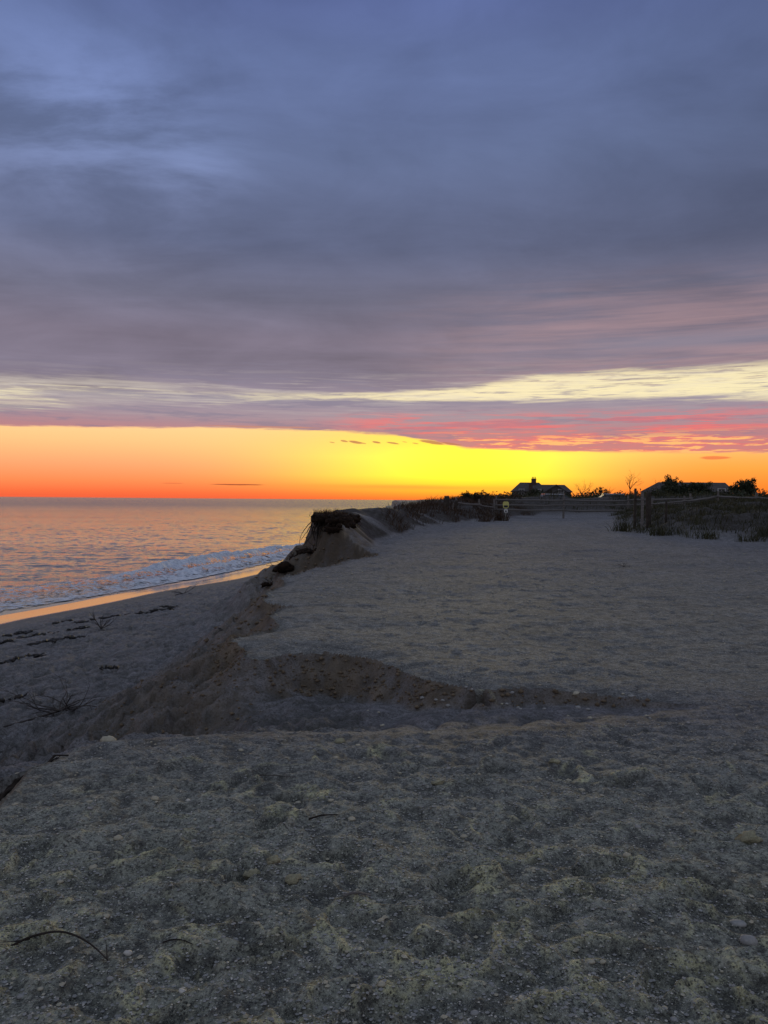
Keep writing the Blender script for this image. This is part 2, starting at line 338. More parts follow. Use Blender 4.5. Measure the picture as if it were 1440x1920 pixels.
# ------------------------------------------------------------------ helpers for objects
def props(o, label=None, cat=None, group=None, kind=None):
    if label: o['label'] = label
    if cat: o['category'] = cat
    if group: o['group'] = group
    if kind: o['kind'] = kind
    return o
def mesh_np(name, V, F, mat=None, parent=None, smooth=True, attrs=None):
    """one mesh object out of numpy vertices and equal-sided faces (or a list of face arrays)"""
    V = np.asarray(V, np.float32)
    Fs = F if isinstance(F, list) else [F]
    Fs = [np.asarray(f, np.int32) for f in Fs if len(f)]
    me = bpy.data.meshes.new(name)
    me.vertices.add(len(V)); me.vertices.foreach_set('co', V.ravel())
    nl = sum(f.size for f in Fs); npoly = sum(len(f) for f in Fs)
    me.loops.add(nl); me.loops.foreach_set('vertex_index', np.concatenate([f.ravel() for f in Fs]))
    me.polygons.add(npoly)
    sizes = np.concatenate([np.full(len(f), f.shape[1], np.int32) for f in Fs])
    st = np.concatenate([[0], np.cumsum(sizes)[:-1]]).astype(np.int32)
    me.polygons.foreach_set('loop_start', st)
    me.update(calc_edges=True)
    me.polygons.foreach_set('use_smooth', np.full(npoly, smooth))
    if attrs:
        for k, v in attrs.items():
            a = me.attributes.new(k, 'FLOAT', 'POINT'); a.data.foreach_set('value', np.asarray(v, np.float32).ravel())
    if mat: me.materials.append(mat)
    me.validate()
    o = bpy.data.objects.new(name, me); COL.objects.link(o)
    if parent: o.parent = parent
    return o
def empty(name, loc=(0, 0, 0), rz=0.0):
    o = bpy.data.objects.new(name, None); COL.objects.link(o)
    o.location = loc; o.rotation_euler = (0, 0, rz); o.empty_display_size = .2
    return o
class MB:
    """collects simple solids; build() links them as one mesh object"""
    def __init__(s): s.v = []; s.f = []
    def add(s, vs, fs):
        b = len(s.v); s.v += [tuple(v) for v in vs]; s.f += [tuple(b + i for i in f) for f in fs]
    def box(s, c, size, rot=None, bev=0.0):
        hx, hy, hz = size[0] / 2, size[1] / 2, size[2] / 2
        if bev > 0:
            vs = []
            for sz in (-1, 1):
                for (sx, sy, kx, ky) in ((-1, -1, 1, 0), (-1, -1, 0, 1), (-1, 1, 0, 1), (-1, 1, 1, 0), (1, 1, 1, 0), (1, 1, 0, 1), (1, -1, 0, 1), (1, -1, 1, 0)):
                    vs.append(Vector((sx * (hx - bev * kx), sy * (hy - bev * ky), sz * hz)))
            vs = [v for v in vs]
            n = 8
            fs = [tuple(range(n))] + [tuple(range(n, 2 * n))[::-1]] + [(i, i + n, (i + 1) % n + n, (i + 1) % n) for i in range(n)]
        else:
            vs = [Vector((sx * hx, sy * hy, sz * hz)) for sz in (-1, 1) for sx, sy in ((-1, -1), (1, -1), (1, 1), (-1, 1))]
            fs = [(3, 2, 1, 0), (4, 5, 6, 7), (0, 1, 5, 4), (1, 2, 6, 5), (2, 3, 7, 6), (3, 0, 4, 7)]
        m = Euler(rot).to_matrix() if rot else None
        s.add([(m @ v if m else v) + Vector(c) for v in vs], fs)
    def tube(s, pts, rad, n=6, jit=0.0, cap=True):
        pts = [Vector(p) for p in pts]
        rad = rad if hasattr(rad, '__len__') else [rad] * len(pts)
        rings = []
        for i, p in enumerate(pts):
            d = (pts[min(i + 1, len(pts) - 1)] - pts[max(i - 1, 0)])
            d = d.normalized() if d.length > 1e-9 else Vector((0, 0, 1))
            a = Vector((0, 0, 1)) if abs(d.z) < .9 else Vector((1, 0, 0))
            u = d.cross(a).normalized(); w = d.cross(u)
            rings.append([p + (u * math.cos(2 * math.pi * k / n) + w * math.sin(2 * math.pi * k / n)) * rad[i] * (1 + random.uniform(-jit, jit)) for k in range(n)])
        fs = []
        for i in range(len(pts) - 1):
            for k in range(n):
                fs.append((i * n + k, i * n + (k + 1) % n, (i + 1) * n + (k + 1) % n, (i + 1) * n + k))
        if cap:
            fs.append(tuple(range(n))[::-1]); fs.append(tuple((len(pts) - 1) * n + k for k in range(n)))
        s.add([v for r in rings for v in r], fs)
    def blob(s, c, rad, n1=7, n2=10, rough=.15, flat=0.0):
        vs = [Vector((0, 0, -1))]
        sd_ = random.random() * 50
        for i in range(1, n1):
            th = math.pi * i / n1
            for k in range(n2):
                ph = 2 * math.pi * k / n2
                vs.append(Vector((math.sin(th) * math.cos(ph), math.sin(th) * math.sin(ph), -math.cos(th))))
        vs.append(Vector((0, 0, 1)))
        out = []
        for v in vs:
            q = np.array([v.x * 1.3 + sd_]), np.array([v.y * 1.3 + v.z * 1.7 - sd_])
            k = 1 + rough * (2 * float(pnoise(q[0], q[1], 5)[0]) + .8 * float(pnoise(q[0] * 2.7, q[1] * 2.7, 6)[0]))
            w = Vector((v.x * rad[0], v.y * rad[1], v.z * rad[2])) * k
            out.append(w + Vector(c))
        fs = []
        for k in range(n2):
            fs.append((0, 1 + (k + 1) % n2, 1 + k))
            for i in range(n1 - 2):
                a = 1 + i * n2
                fs.append((a + k, a + (k + 1) % n2, a + n2 + (k + 1) % n2, a + n2 + k))
            a = 1 + (n1 - 2) * n2
            fs.append((a + k, a + (k + 1) % n2, len(vs) - 1))
        s.add(out, fs)
    def prism(s, prof, y0, y1):
        """profile in x, z pushed along y"""
        n = len(prof)
        s.add([(x, y0, z) for x, z in prof] + [(x, y1, z) for x, z in prof],
              [tuple(range(n)), tuple(range(n, 2 * n))[::-1]] + [(i, i + n, (i + 1) % n + n, (i + 1) % n) for i in range(n)])
    def build(s, name, mat, parent=None, smooth=False, origin=None):
        vs = s.v
        if origin is not None:
            vs = [(x - origin[0], y - origin[1], z - origin[2]) for x, y, z in vs]
        me = bpy.data.meshes.new(name); me.from_pydata(vs, [], s.f); me.update()
        import bmesh
        bm = bmesh.new(); bm.from_mesh(me); bmesh.ops.recalc_face_normals(bm, faces=bm.faces); bm.to_mesh(me); bm.free()
        me.polygons.foreach_set('use_smooth', [smooth] * len(me.polygons))
        if mat: me.materials.append(mat)
        o = bpy.data.objects.new(name, me); COL.objects.link(o)
        if origin is not None: o.location = origin
        if parent: o.parent = parent
        return o
def copy_tree(o, parent=None):
    c = o.copy(); COL.objects.link(c)
    if parent: c.parent = parent; c.matrix_parent_inverse = o.matrix_parent_inverse.copy()
    for ch in o.children: copy_tree(ch, c)
    return c

# ------------------------------------------------------------------ materials
def material(name):
    m = bpy.data.materials.new(name); m.use_nodes = True
    b = m.node_tree.nodes['Principled BSDF']
    return m, G(m.node_tree), b
def simple(name, c1, c2, scale=6.0, rough=.8, spec=.3, bump=.3, stretch=(1, 1, 1), dist=.01, metal=0.0):
    m, q, b = material(name)
    t = q.n.new('ShaderNodeTexCoord'); mp = q.n.new('ShaderNodeMapping'); q.l.new(t.outputs['Object'], mp.inputs[0]); mp.inputs['Scale'].default_value = stretch
    n = q.noise(mp.outputs[0], scale, 5, .6)
    q.put(b.inputs['Base Color'], q.ramp(n, [(.3, tuple(c1) + (1,)), (.7, tuple(c2) + (1,))]))
    b.inputs['Roughness'].default_value = rough; b.inputs['Specular IOR Level'].default_value = spec; b.inputs['Metallic'].default_value = metal
    bp = q.n.new('ShaderNodeBump'); bp.inputs['Strength'].default_value = bump; bp.inputs['Distance'].default_value = dist
    q.put(bp.inputs['Height'], q.noise(mp.outputs[0], scale * 3, 5, .6)); q.l.new(bp.outputs[0], b.inputs['Normal'])
    return m
M = {}
M['wood'] = simple('weathered_wood', (.10, .09, .08), (.26, .235, .21), 5, .85, .25, .6, (1, 1, 6))
M['rail'] = simple('weathered_rail', (.10, .09, .082), (.21, .195, .175), 5, .8, .3, .6, (6, 6, 6))
M['darkwood'] = simple('dark_piling_wood', (.035, .028, .022), (.09, .075, .06), 6, .9, .2, .7)
M['driftwood'] = simple('driftwood', (.035, .03, .028), (.10, .085, .075), 14, .85, .25, .6)
M['twig'] = simple('dark_twig', (.02, .016, .013), (.05, .04, .032), 14, .9, .2, .4)
M['bark'] = simple('bark', (.03, .024, .02), (.07, .055, .045), 9, .9, .2, .5)
M['leaf'] = simple('shrub_leaf', (.02, .026, .012), (.05, .06, .025), 3, .7, .3, .0)
M['drygrass'] = simple('dune_grass', (.03, .034, .016), (.09, .08, .04), 1.6, .8, .2, .0)
M['browngrass'] = simple('dry_brown_grass', (.04, .024, .016), (.10, .062, .036), 1.6, .85, .2, .0)
M['weed'] = simple('seaweed', (.008, .007, .006), (.03, .024, .017), 20, .55, .5, .8)
M['turf'] = simple('root_mat', (.012, .008, .006), (.045, .028, .018), 12, .95, .1, 1.0, dist=.03)
M['rockpale'] = simple('pale_stone', (.32, .29, .21), (.50, .46, .34), 30, .8, .3, .4)
M['rockgrey'] = simple('grey_stone', (.20, .20, .19), (.38, .37, .34), 30, .8, .3, .4)
M['shell'] = simple('shell', (.42, .40, .34), (.62, .58, .5), 40, .5, .4, .3)
M['shingle'] = simple('grey_shingle', (.07, .062, .058), (.13, .12, .11), 3, .9, .2, .3)
M['roof'] = simple('roof_shingle', (.07, .062, .058), (.12, .108, .10), 2.5, .95, .1, .3)
M['brick'] = simple('chimney_brick', (.07, .045, .038), (.13, .085, .07), 5, .9, .2, .3)
M['trim'] = simple('white_trim', (.5, .49, .46), (.62, .6, .57), 4, .6, .3, .1)
M['glass'] = simple('window_glass', (.02, .022, .026), (.03, .032, .036), 2, .08, .5, .0)
M['signyellow'] = simple('sign_yellow', (.62, .58, .16), (.74, .70, .24), 12, .5, .4, .1)
M['signwhite'] = simple('sign_white', (.66, .66, .62), (.76, .75, .7), 12, .5, .4, .1)
M['signpost'] = simple('sign_post', (.34, .34, .28), (.5, .5, .42), 8, .7, .3, .3)
M['signdark'] = simple('sign_print', (.03, .03, .03), (.05, .05, .05), 8, .6, .3, .0)
M['paintpale'] = simple('silver_car_paint', (.55, .56, .58), (.6, .61, .63), 2, .25, .6, .0)
M['paintdark'] = simple('dark_car_paint', (.02, .025, .05), (.03, .035, .06), 2, .25, .6, .0)
M['tyre'] = simple('tyre', (.012, .012, .012), (.02, .02, .02), 10, .9, .2, .2)
M['rim'] = simple('rim', (.3, .3, .31), (.38, .38, .39), 4, .4, .5, .0, metal=.8)
M['lamp'] = simple('lamp_lens', (.4, .4, .4), (.55, .55, .55), 4, .15, .6, .0)
M['lampred'] = simple('tail_lens', (.25, .01, .01), (.32, .02, .02), 4, .2, .6, .0)

# sand
sand, q, b = material('sand')
geo = q.n.new('ShaderNodeNewGeometry'); P = geo.outputs['Position']
def at(name):
    n = q.n.new('ShaderNodeAttribute'); n.attribute_name = name; return n.outputs['Fac']
n_big = q.noise(P, .7, 5, .6); n_mid = q.noise(P, 5, 5, .62); n_fin = q.noise(P, 60, 5, .7); n_gr = q.noise(P, 230, 3, .7)
base = q.ramp(q.add(q.mul(n_big, .5), q.mul(n_mid, .5)), [(.33, (.185, .178, .176, 1)), (.5, (.262, .25, .248, 1)), (.68, (.345, .33, .325, 1))])
# yellow-green gravel tone, partly painted warm light; then painted light on crests
base = q.mix(q.mul(at('grav'), .75), base, q.ramp(q.add(q.mul(n_big, .4), q.mul(n_mid, .6)), [(.36, (.36, .375, .275, 1)), (.5, (.50, .515, .385, 1)), (.64, (.64, .65, .49, 1))]))
base = q.mix(q.mul(q.ss(at('dry'), .15, .9), .9), base, (.86, .82, .46, 1))
# shade painted into hollows, furrows and footprints
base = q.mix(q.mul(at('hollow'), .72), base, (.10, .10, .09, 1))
# grains and bits of stone
cell = q.vor(P, 95, 'F1', 'Color'); cs = q.sep(cell)
cd = q.vor(P, 95, 'F1', 'Distance')
gr = q.mul(at('grav'), q.ss(cd, .55, .25))
base = q.mix(q.mul(gr, q.ss(cs[0], .58, .82)), base, (.80, .78, .66, 1))
base = q.mix(q.mul(q.mul(gr, q.ss(cs[1], .58, .82)), .85), base, (.045, .045, .042, 1))
base = q.mix(q.mul(q.ss(n_fin, .46, .61), .82), base, (.075, .075, .065, 1))
base = q.mix(q.mul(q.ss(n_gr, .53, .68), q.lerp1(at('grav'), 0, 1, .32, .62)), base, q.mix(at('grav'), (.44, .41, .37, 1), (.80, .78, .56, 1)))
n_c = q.noise(P, 26, 3, .6); n_d = q.noise(P, 8.5, 5, .7)
base = q.mix(q.mul(q.ss(n_d, .52, .66), .62), base, (.095, .09, .08, 1))
base = q.mix(q.mul(q.ss(n_d, .47, .33), .5), base, q.mix(at('grav'), (.37, .35, .34, 1), (.68, .67, .52, 1)))
base = q.mix(q.mul(q.ss(n_c, .50, .70), .55), base, (.085, .085, .07, 1))
base = q.mix(q.mul(q.mul(q.ss(n_c, .46, .28), .5), at('grav')), base, (.66, .65, .50, 1))
# exposed damp soil of the scarps, browner sand run down below them
base = q.mix(q.mul(at('brown'), q.ss(n_mid, .3, .7, .15, .65)), base, (.22, .17, .115, 1))
base = q.mix(q.mul(at('soil'), q.ss(n_fin, .2, .8, 1.0, .7)), base, q.ramp(n_mid, [(.35, (.11, .083, .052, 1)), (.7, (.26, .20, .13, 1))]))
base = q.mix(q.mul(at('veg'), q.ss(n_mid, .3, .6, .62, .95)), base, (.045, .036, .026, 1))
base = q.mix(q.mul(at('damp'), .55), base, (.13, .115, .095, 1))
base = q.mix(at('wet'), base, (.07, .06, .05, 1))
q.put(b.inputs['Base Color'], base)
q.put(b.inputs['Roughness'], q.lerp1(at('wet'), 0, 1, .85, .10))
q.put(b.inputs['Specular IOR Level'], q.lerp1(at('wet'), 0, 1, .25, .9))
hgt = q.add(q.add(q.mul(n_mid, .9), q.mul(n_fin, .45)), q.add(q.mul(n_gr, .17), q.mul(q.mul(at('grav'), q.ss(cd, .5, .1)), q.mul(cs[2], .30))))
bp = q.n.new('ShaderNodeBump'); bp.inputs['Distance'].default_value = .06
q.put(bp.inputs['Strength'], q.m('SUBTRACT', 1.0, q.m('MAXIMUM', at('wet'), q.mul(at('damp'), .8))))
q.put(bp.inputs['Height'], hgt); q.l.new(bp.outputs[0], b.inputs['Normal'])
M['sand'] = sand

# water
wat, q, b = material('sea_water')
geo = q.n.new('ShaderNodeNewGeometry'); P = geo.outputs['Position']
wx_, wy_, wz_ = q.sep(P)
dist_ = q.m('SQRT', q.add(q.mul(wx_, wx_), q.mul(wy_, wy_)))
rx = q.add(q.mul(wx_, .92), q.mul(wy_, -.39)); ry = q.add(q.mul(wx_, .39), q.mul(wy_, .92))
wa = q.noise(q.comb(q.mul(rx, 1.1), q.mul(ry, .42)), 1.5, 6, .70, .1)
wb = q.noise(q.comb(q.mul(rx, 2.2), q.mul(ry, .8), 4.0), 2.4, 4, .65, .1)
patchn = q.noise(q.comb(q.mul(wx_, .012), q.mul(wy_, .045), 2.0), 1.0, 4, .6)
b.inputs['Base Color'].default_value = (.10, .13, .135, 1)
q.put(b.inputs['Roughness'], q.ss(dist_, 60, 600, .06, .22))
b.inputs['IOR'].default_value = 1.333
n_ = q.n.new('ShaderNodeAttribute'); n_.attribute_name = 'open'; at0 = n_.outputs['Fac']
bp = q.n.new('ShaderNodeBump'); bp.inputs['Distance'].default_value = .20
q.put(bp.inputs['Strength'], q.mul(q.mul(q.ss(dist_, 70, 320, .30, 1.15), q.ss(patchn, .3, .7, .6, 1.1)), q.m('MAXIMUM', .12, at0)))
q.put(bp.inputs['Height'], q.add(wa, q.mul(wb, .45))); q.l.new(bp.outputs[0], b.inputs['Normal'])
M['water'] = wat
# foam
foam, q, b = material('sea_foam')
geo = q.n.new('ShaderNodeNewGeometry'); P = geo.outputs['Position']
def at(name):
    n = q.n.new('ShaderNodeAttribute'); n.attribute_name = name; return n.outputs['Fac']
f1 = q.noise(P, .9, 6, .65, .6); f2 = q.noise(P, 4.5, 5, .65, .5)
lace = q.vor(q.comb(*[q.add(c, q.mul(q.sub(f2, .5), .8)) for c in q.sep(P)]), 1.7, 'DISTANCE_TO_EDGE')
dens = q.add(at('foam'), q.add(q.mul(q.sub(f1, .5), 1.5), q.mul(q.sub(f2, .5), .55)))
cover = q.m('MAXIMUM', q.ss(dens, .48, .78), q.mul(q.ss(lace, .16, .03), q.ss(dens, .12, .45)))
q.put(b.inputs['Base Color'], q.mix(q.ss(f2, .35, .65), (.46, .50, .55, 1), (.80, .82, .84, 1)))
b.inputs['Roughness'].default_value = .55
bp = q.n.new('ShaderNodeBump'); bp.inputs['Strength'].default_value = .8; bp.inputs['Distance'].default_value = .12
q.put(bp.inputs['Height'], q.add(f1, q.mul(f2, .5))); q.l.new(bp.outputs[0], b.inputs['Normal'])
q.put(b.inputs['Alpha'], cover)
M['foam'] = foam

# ------------------------------------------------------------------ the ground: one sheet from underfoot to the horizon
az_in = np.arange(-32.0, 32.0, .092)
az_out = np.concatenate([32 + np.cumsum(np.linspace(.1, 6.1, 47)) * 1.0])
az_out = az_out[az_out < 180]
A_ = np.radians(np.concatenate([-az_out[::-1], az_in, az_out])); A_ = np.concatenate([A_, [A_[0] + 2 * np.pi]])
rs = list(np.linspace(.35, 1.8, 26))
while rs[-1] < 3000:
    r = rs[-1]
    rs.append(r + max(.004, min(r * r / 900, (.0034 if 5.6 < r < 9.2 else .0045 if r < 30 else .0058) * r) if r < 70 else .03 * r))
R_ = np.array(rs)
AA, RR = np.meshgrid(A_, R_)
GX = RR * np.sin(AA); GY = RR * np.cos(AA)
GZ, GA = terrain(GX, GY)
near = R_ < 45
nr = int(near.sum())
X1, Y1 = GX[:nr], GY[:nr]
inpl = sstep(GA['de'][:nr], .1, -.1); sea_ok = sstep(GA['dw'][:nr], 2.5, 5)
# churned surface: scuffs, clods and small ripples
cl = fbm(X1 * 8.5, Y1 * 8.5, 3, 201, .6); cl2 = fbm(X1 * 3.6, Y1 * 4.0, 3, 205, .6)
fore = sstep(Y1, 6.5, 4.5)
out_ = sstep(GA['de'][:nr], -.05, .3)
nearw = .38 + .62 * fore + .45 * out_ * np.where((Y1 < 9) & (X1 > -1.6), .1, 1)
dz = (.013 * cl2 + .011 * cl) * nearw * sea_ok
clod = np.maximum(fbm(X1 * 11, Y1 * 11, 3, 211) - .16, 0) * (.5 + np.maximum(cl2, 0) * 2.2)
dz += .034 * clod * nearw * sea_ok
GZ[:nr] += dz
hi = cl2 * .8 + cl * .75                                    # crests and hollows of the churned sand
patch_ = sstep(fbm(X1 * .8, Y1 * .9, 3, 221), -.30, .25)
close = sstep(Y1, 5.2, 2.2)
dry = np.zeros(GZ.shape); hollow = np.zeros(GZ.shape)  # colour masks: dry paints warm light on crests, hollow paints shade in lows
fr2 = pnoise((X1 * .93 - Y1 * .37) * 2.3 + .9 * pnoise(X1 * 1.3, Y1 * 1.3, 242), (X1 * .37 + Y1 * .93) * 1.0, 241)
hollow[:nr] += .8 * np.clip(1 - np.abs(fr2) / .10, 0, 1) * out_ * sea_ok * sstep(fbm(X1 * .8, Y1 * .8, 2, 243), -.25, .2)  # streaks of furrow shade painted on the slope
dry[:nr] = (.8 * sstep(hi, .16, .48) * (.1 + .9 * patch_) + clod * 2.8 * patch_) * np.clip(.55 + 1.6 * fbm(X1 * 16, Y1 * 16, 3, 231), 0, 1.25) * (.22 + .78 * close)  # painted light on crests and clods, stronger close to the camera
hollow[:nr] += sstep(hi, -.02, -.38) * (.55 + .45 * fore) * sea_ok  # painted shade in the low spots of the churned sand
# footprints and scuffed hollows
rnd = np.random.RandomState(5)
def dent(x, y, a, b, ang, depth, rim, two=False):
    r0 = math.hypot(x, y); a0 = math.atan2(x, y); L = max(a, b) * 1.9
    i0, i1 = np.searchsorted(R_, (r0 - L, r0 + L)); j0, j1 = np.searchsorted(A_, (a0 - L / r0, a0 + L / r0))
    if i1 - i0 < 2 or j1 - j0 < 2: return
    bx = GX[i0:i1, j0:j1] - x; by = GY[i0:i1, j0:j1] - y
    u = bx * math.cos(ang) + by * math.sin(ang); v = -bx * math.sin(ang) + by * math.cos(ang)
    wob = 1 + .22 * np.sin(3 * np.arctan2(v, u) + x * 40)
    d = np.sqrt((u / a) ** 2 + (v / (b * (1 + .25 * u / a))) ** 2) * wob
    GZ[i0:i1, j0:j1] += -depth * sstep(d, 1.15, .45) + rim * np.exp(-((d - 1.3) / .22) ** 2)
    hollow[i0:i1, j0:j1] += .5 * sstep(d, 1.1, .5)  # painted shade inside the print
    dry[i0:i1, j0:j1] += .6 * np.exp(-((d - 1.4) / .3) ** 2) * sstep(np.sin(np.arctan2(v, u) + x * 9), .1, .9)  # painted light along part of the rim
for i in range(16):                                         # fresh footprints close by
    y = 2.25 + 2.4 * rnd.rand() ** 1.3; x = rnd.uniform(-.46, .5) * y
    dent(x, y, rnd.uniform(.12, .15), rnd.uniform(.05, .062), rnd.uniform(.3, 1.3), rnd.uniform(.024, .04), rnd.uniform(.008, .014))
for i in range(900):                                        # trodden foreground and plateau
    y = 1.9 + 20 * rnd.rand() ** 2.1; x = (rnd.rand() - .45) * (2.4 + y * 1.15)
    z, at_ = terrain(np.array([x]), np.array([y]))
    if at_['de'][0] > -.12: continue
    k = 1.0 if y < 5.5 else .55
    dent(x, y, rnd.uniform(.10, .17), rnd.uniform(.045, .075), rnd.uniform(0, 3.14), rnd.uniform(.008, .024) * k, rnd.uniform(.002, .007) * k)
for i in range(2600):                                        # feet in the loose sand of the slope and the beach
    y = 5.5 + 34 * rnd.rand() ** 1.5; x = -.2 - y * rnd.uniform(0.0, .52)
    z, at_ = terrain(np.array([x]), np.array([y]))
    if at_['de'][0] < .25 or at_['dw'][0] < 4: continue
    dent(x, y, rnd.uniform(.12, .26), rnd.uniform(.05, .10), rnd.uniform(.1, 1.1), rnd.uniform(.04, .09) * (.25 if y < 9 and x > -1.7 else 1), rnd.uniform(.010, .03) * (.3 if y < 9 and x > -1.7 else 1))
dry[:nr] *= fore * inpl
for x, y, a in ((.80, 6.42, .10),): dent(x, y, a, a * .75, 0, .20, 0)   # a burrow at the foot of the low scarp
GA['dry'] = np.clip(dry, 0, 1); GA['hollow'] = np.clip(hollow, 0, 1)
nR, nA = GZ.shape
idx = (np.arange(nR)[:, None] * nA + np.arange(nA - 1)[None, :])
F = np.stack([idx[:-1], idx[:-1] + 1, idx[1:] + 1, idx[1:]], -1).reshape(-1, 4)[:, ::-1]
# deep below the sea the sheet is not needed
keep = (GZ.ravel()[F] > SEA - 1.2).any(1)
F = F[keep]
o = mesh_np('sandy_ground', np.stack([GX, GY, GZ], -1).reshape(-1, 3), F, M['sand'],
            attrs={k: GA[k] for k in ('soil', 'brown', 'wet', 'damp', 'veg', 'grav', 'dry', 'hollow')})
props(o, kind='structure')
def top(x, y):
    """height of the built ground sheet at x, y"""
    r0 = math.hypot(x, y); a0 = math.atan2(x, y)
    i = min(max(np.searchsorted(R_, r0) - 1, 0), nR - 2); j = min(max(np.searchsorted(A_, a0) - 1, 0), nA - 2)
    f = (r0 - R_[i]) / (R_[i + 1] - R_[i]); h = (a0 - A_[j]) / (A_[j + 1] - A_[j])
    return float((GZ[i, j] * (1 - h) + GZ[i, j + 1] * h) * (1 - f) + (GZ[i + 1, j] * (1 - h) + GZ[i + 1, j + 1] * h) * f)
def tops(xs, ys): return np.array([top(x, y) for x, y in zip(xs, ys)])

# ------------------------------------------------------------------ the sea
wa_ = np.radians(np.concatenate([np.linspace(-120, -34, 30), np.arange(-33.5, 14, .15), np.linspace(14.5, 60, 20)]))
wr = [14.0]
while wr[-1] < 30000: wr.append(wr[-1] + (max(.22, wr[-1] * .005) if wr[-1] < 800 else .05 * wr[-1]))
wr = np.array(wr)
WA, WR = np.meshgrid(wa_, wr); WX = WR * np.sin(WA); WY = WR * np.cos(WA)
dwv, _ = seg_dist(WX + .35 * pnoise(WX * .12, WY * .12, 31), WY, WATER)
dwv = np.where(in_poly(WX, WY, DRY), -dwv, dwv)             # metres out to sea
fadew = sstep(dwv, 1.5, 12) * sstep(WR, 800, 250)
WZ = SEA + fadew * (.06 * fbm(WX * .16 + .05 * WY, WY * .34, 2, 301) + .06 * fbm(WX * .45, WY * .95, 3, 305) + .03 * fbm(WX * 1.6, WY * 2.6, 2, 309))
nR2, nA2 = WZ.shape
idx = (np.arange(nR2)[:, None] * nA2 + np.arange(nA2 - 1)[None, :])
Fw = np.stack([idx[:-1], idx[:-1] + 1, idx[1:] + 1, idx[1:]], -1).reshape(-1, 4)[:, ::-1]
Fw = Fw[(dwv.ravel()[Fw] > -2.5).any(1)]
props(mesh_np('sea', np.stack([WX, WY, WZ], -1).reshape(-1, 3), Fw, M['water'], attrs={'open': sstep(dwv, 1.0, 9)}), kind='structure')
# broken surf between an inner and an outer line
INN = [(-20.5, 22), (-16.5, 33.2), (-13.2, 42), (-10.6, 50.5), (-8.4, 61), (-6.6, 72), (-3.5, 105), (-1, 150)]
OUT = [(-29, 25), (-22.0, 40), (-18.2, 47.5), (-17.0, 57), (-14.8, 65), (-10.5, 76), (-6.0, 105), (-2.0, 160)]
nt, ns = 560, 80
def along(pts, n):
    p = np.array(pts, float); u = np.linspace(0, len(p) - 1, n)
    c = np.stack([np.interp(u, np.arange(len(p)), p[:, k]) for k in (0, 1)], 1)
    for _ in range(6):
        k = 21; ker = np.ones(k) / k
        pad = np.pad(c, ((k // 2, k // 2), (0, 0)), 'edge'); c = np.stack([np.convolve(pad[:, j], ker, 'valid') for j in (0, 1)], 1)
    return c, u
ci, u_ = along(INN, nt); co, _ = along(OUT, nt)
S = np.linspace(0, 1, ns)[None, :]; U = u_[:, None] + 0 * S
SXY = ci[:, None, :] * (1 - S[..., None]) + co[:, None, :] * S[..., None]
SX, SY = SXY[..., 0], SXY[..., 1]
brk = np.interp(u_, [0, 1, 2, 2.7, 3.3, 4.2, 5, 6, 7], [.05, .10, .22, .46, .66, .52, .40, .35, .2])[:, None]
pos = .60 + .16 * pnoise(U * 1.7, 0 * U, 401) + .03 * np.sin(U * 7)
ridge = np.where(S < pos, np.exp(-((S - pos) / .10) ** 2), np.exp(-((S - pos) / .16) ** 2))
ridge2 = np.exp(-((S - pos + .32) / .09) ** 2)
lump = 1 + .55 * fbm(SX * .4, SY * .4, 5, 405, .62)
SZ = SEA + .035 + brk * ridge * np.clip(lump, .25, 2) + .42 * brk * ridge2 * np.clip(1 + .8 * fbm(SX * .6, SY * .6, 4, 409, .6), 0, 2) + .05 * (.5 + fbm(SX * 1.2, SY * 1.2, 3, 411)) * sstep(S, 0.02, .2)
SZ += .10 * np.maximum(fbm(SX * 1.1, SY * 1.1, 4, 415, .65), 0) * (.3 + brk * 1.5) * sstep(S, .03, .2)
SZ = np.where(S > .96, SZ - .30 * sstep(S, .93, 1.0), SZ)
edgef = sstep(S, 0.0, .03) * sstep(S, 1.0, .80)
fo = edgef * np.clip(.42 + .9 * brk * (ridge + .7 * ridge2) + .25 * sstep(S, .30, .05) + .10 * np.sin(U * 3), 0, 1.0)
fo *= np.interp(u_, [0, 1, 1.6, 7], [.80, .92, 1.0, 1.0])[:, None]
idx = (np.arange(nt)[:, None] * ns + np.arange(ns)[None, :])
Fs = np.stack([idx[:-1, :-1], idx[:-1, 1:], idx[1:, 1:], idx[1:, :-1]], -1).reshape(-1, 4)[:, ::-1]
props(mesh_np('breaking_surf', np.stack([SX, SY, SZ], -1).reshape(-1, 3), Fs, M['foam'], attrs={'foam': fo}), 
      'white broken surf running along the shore', kind='stuff')

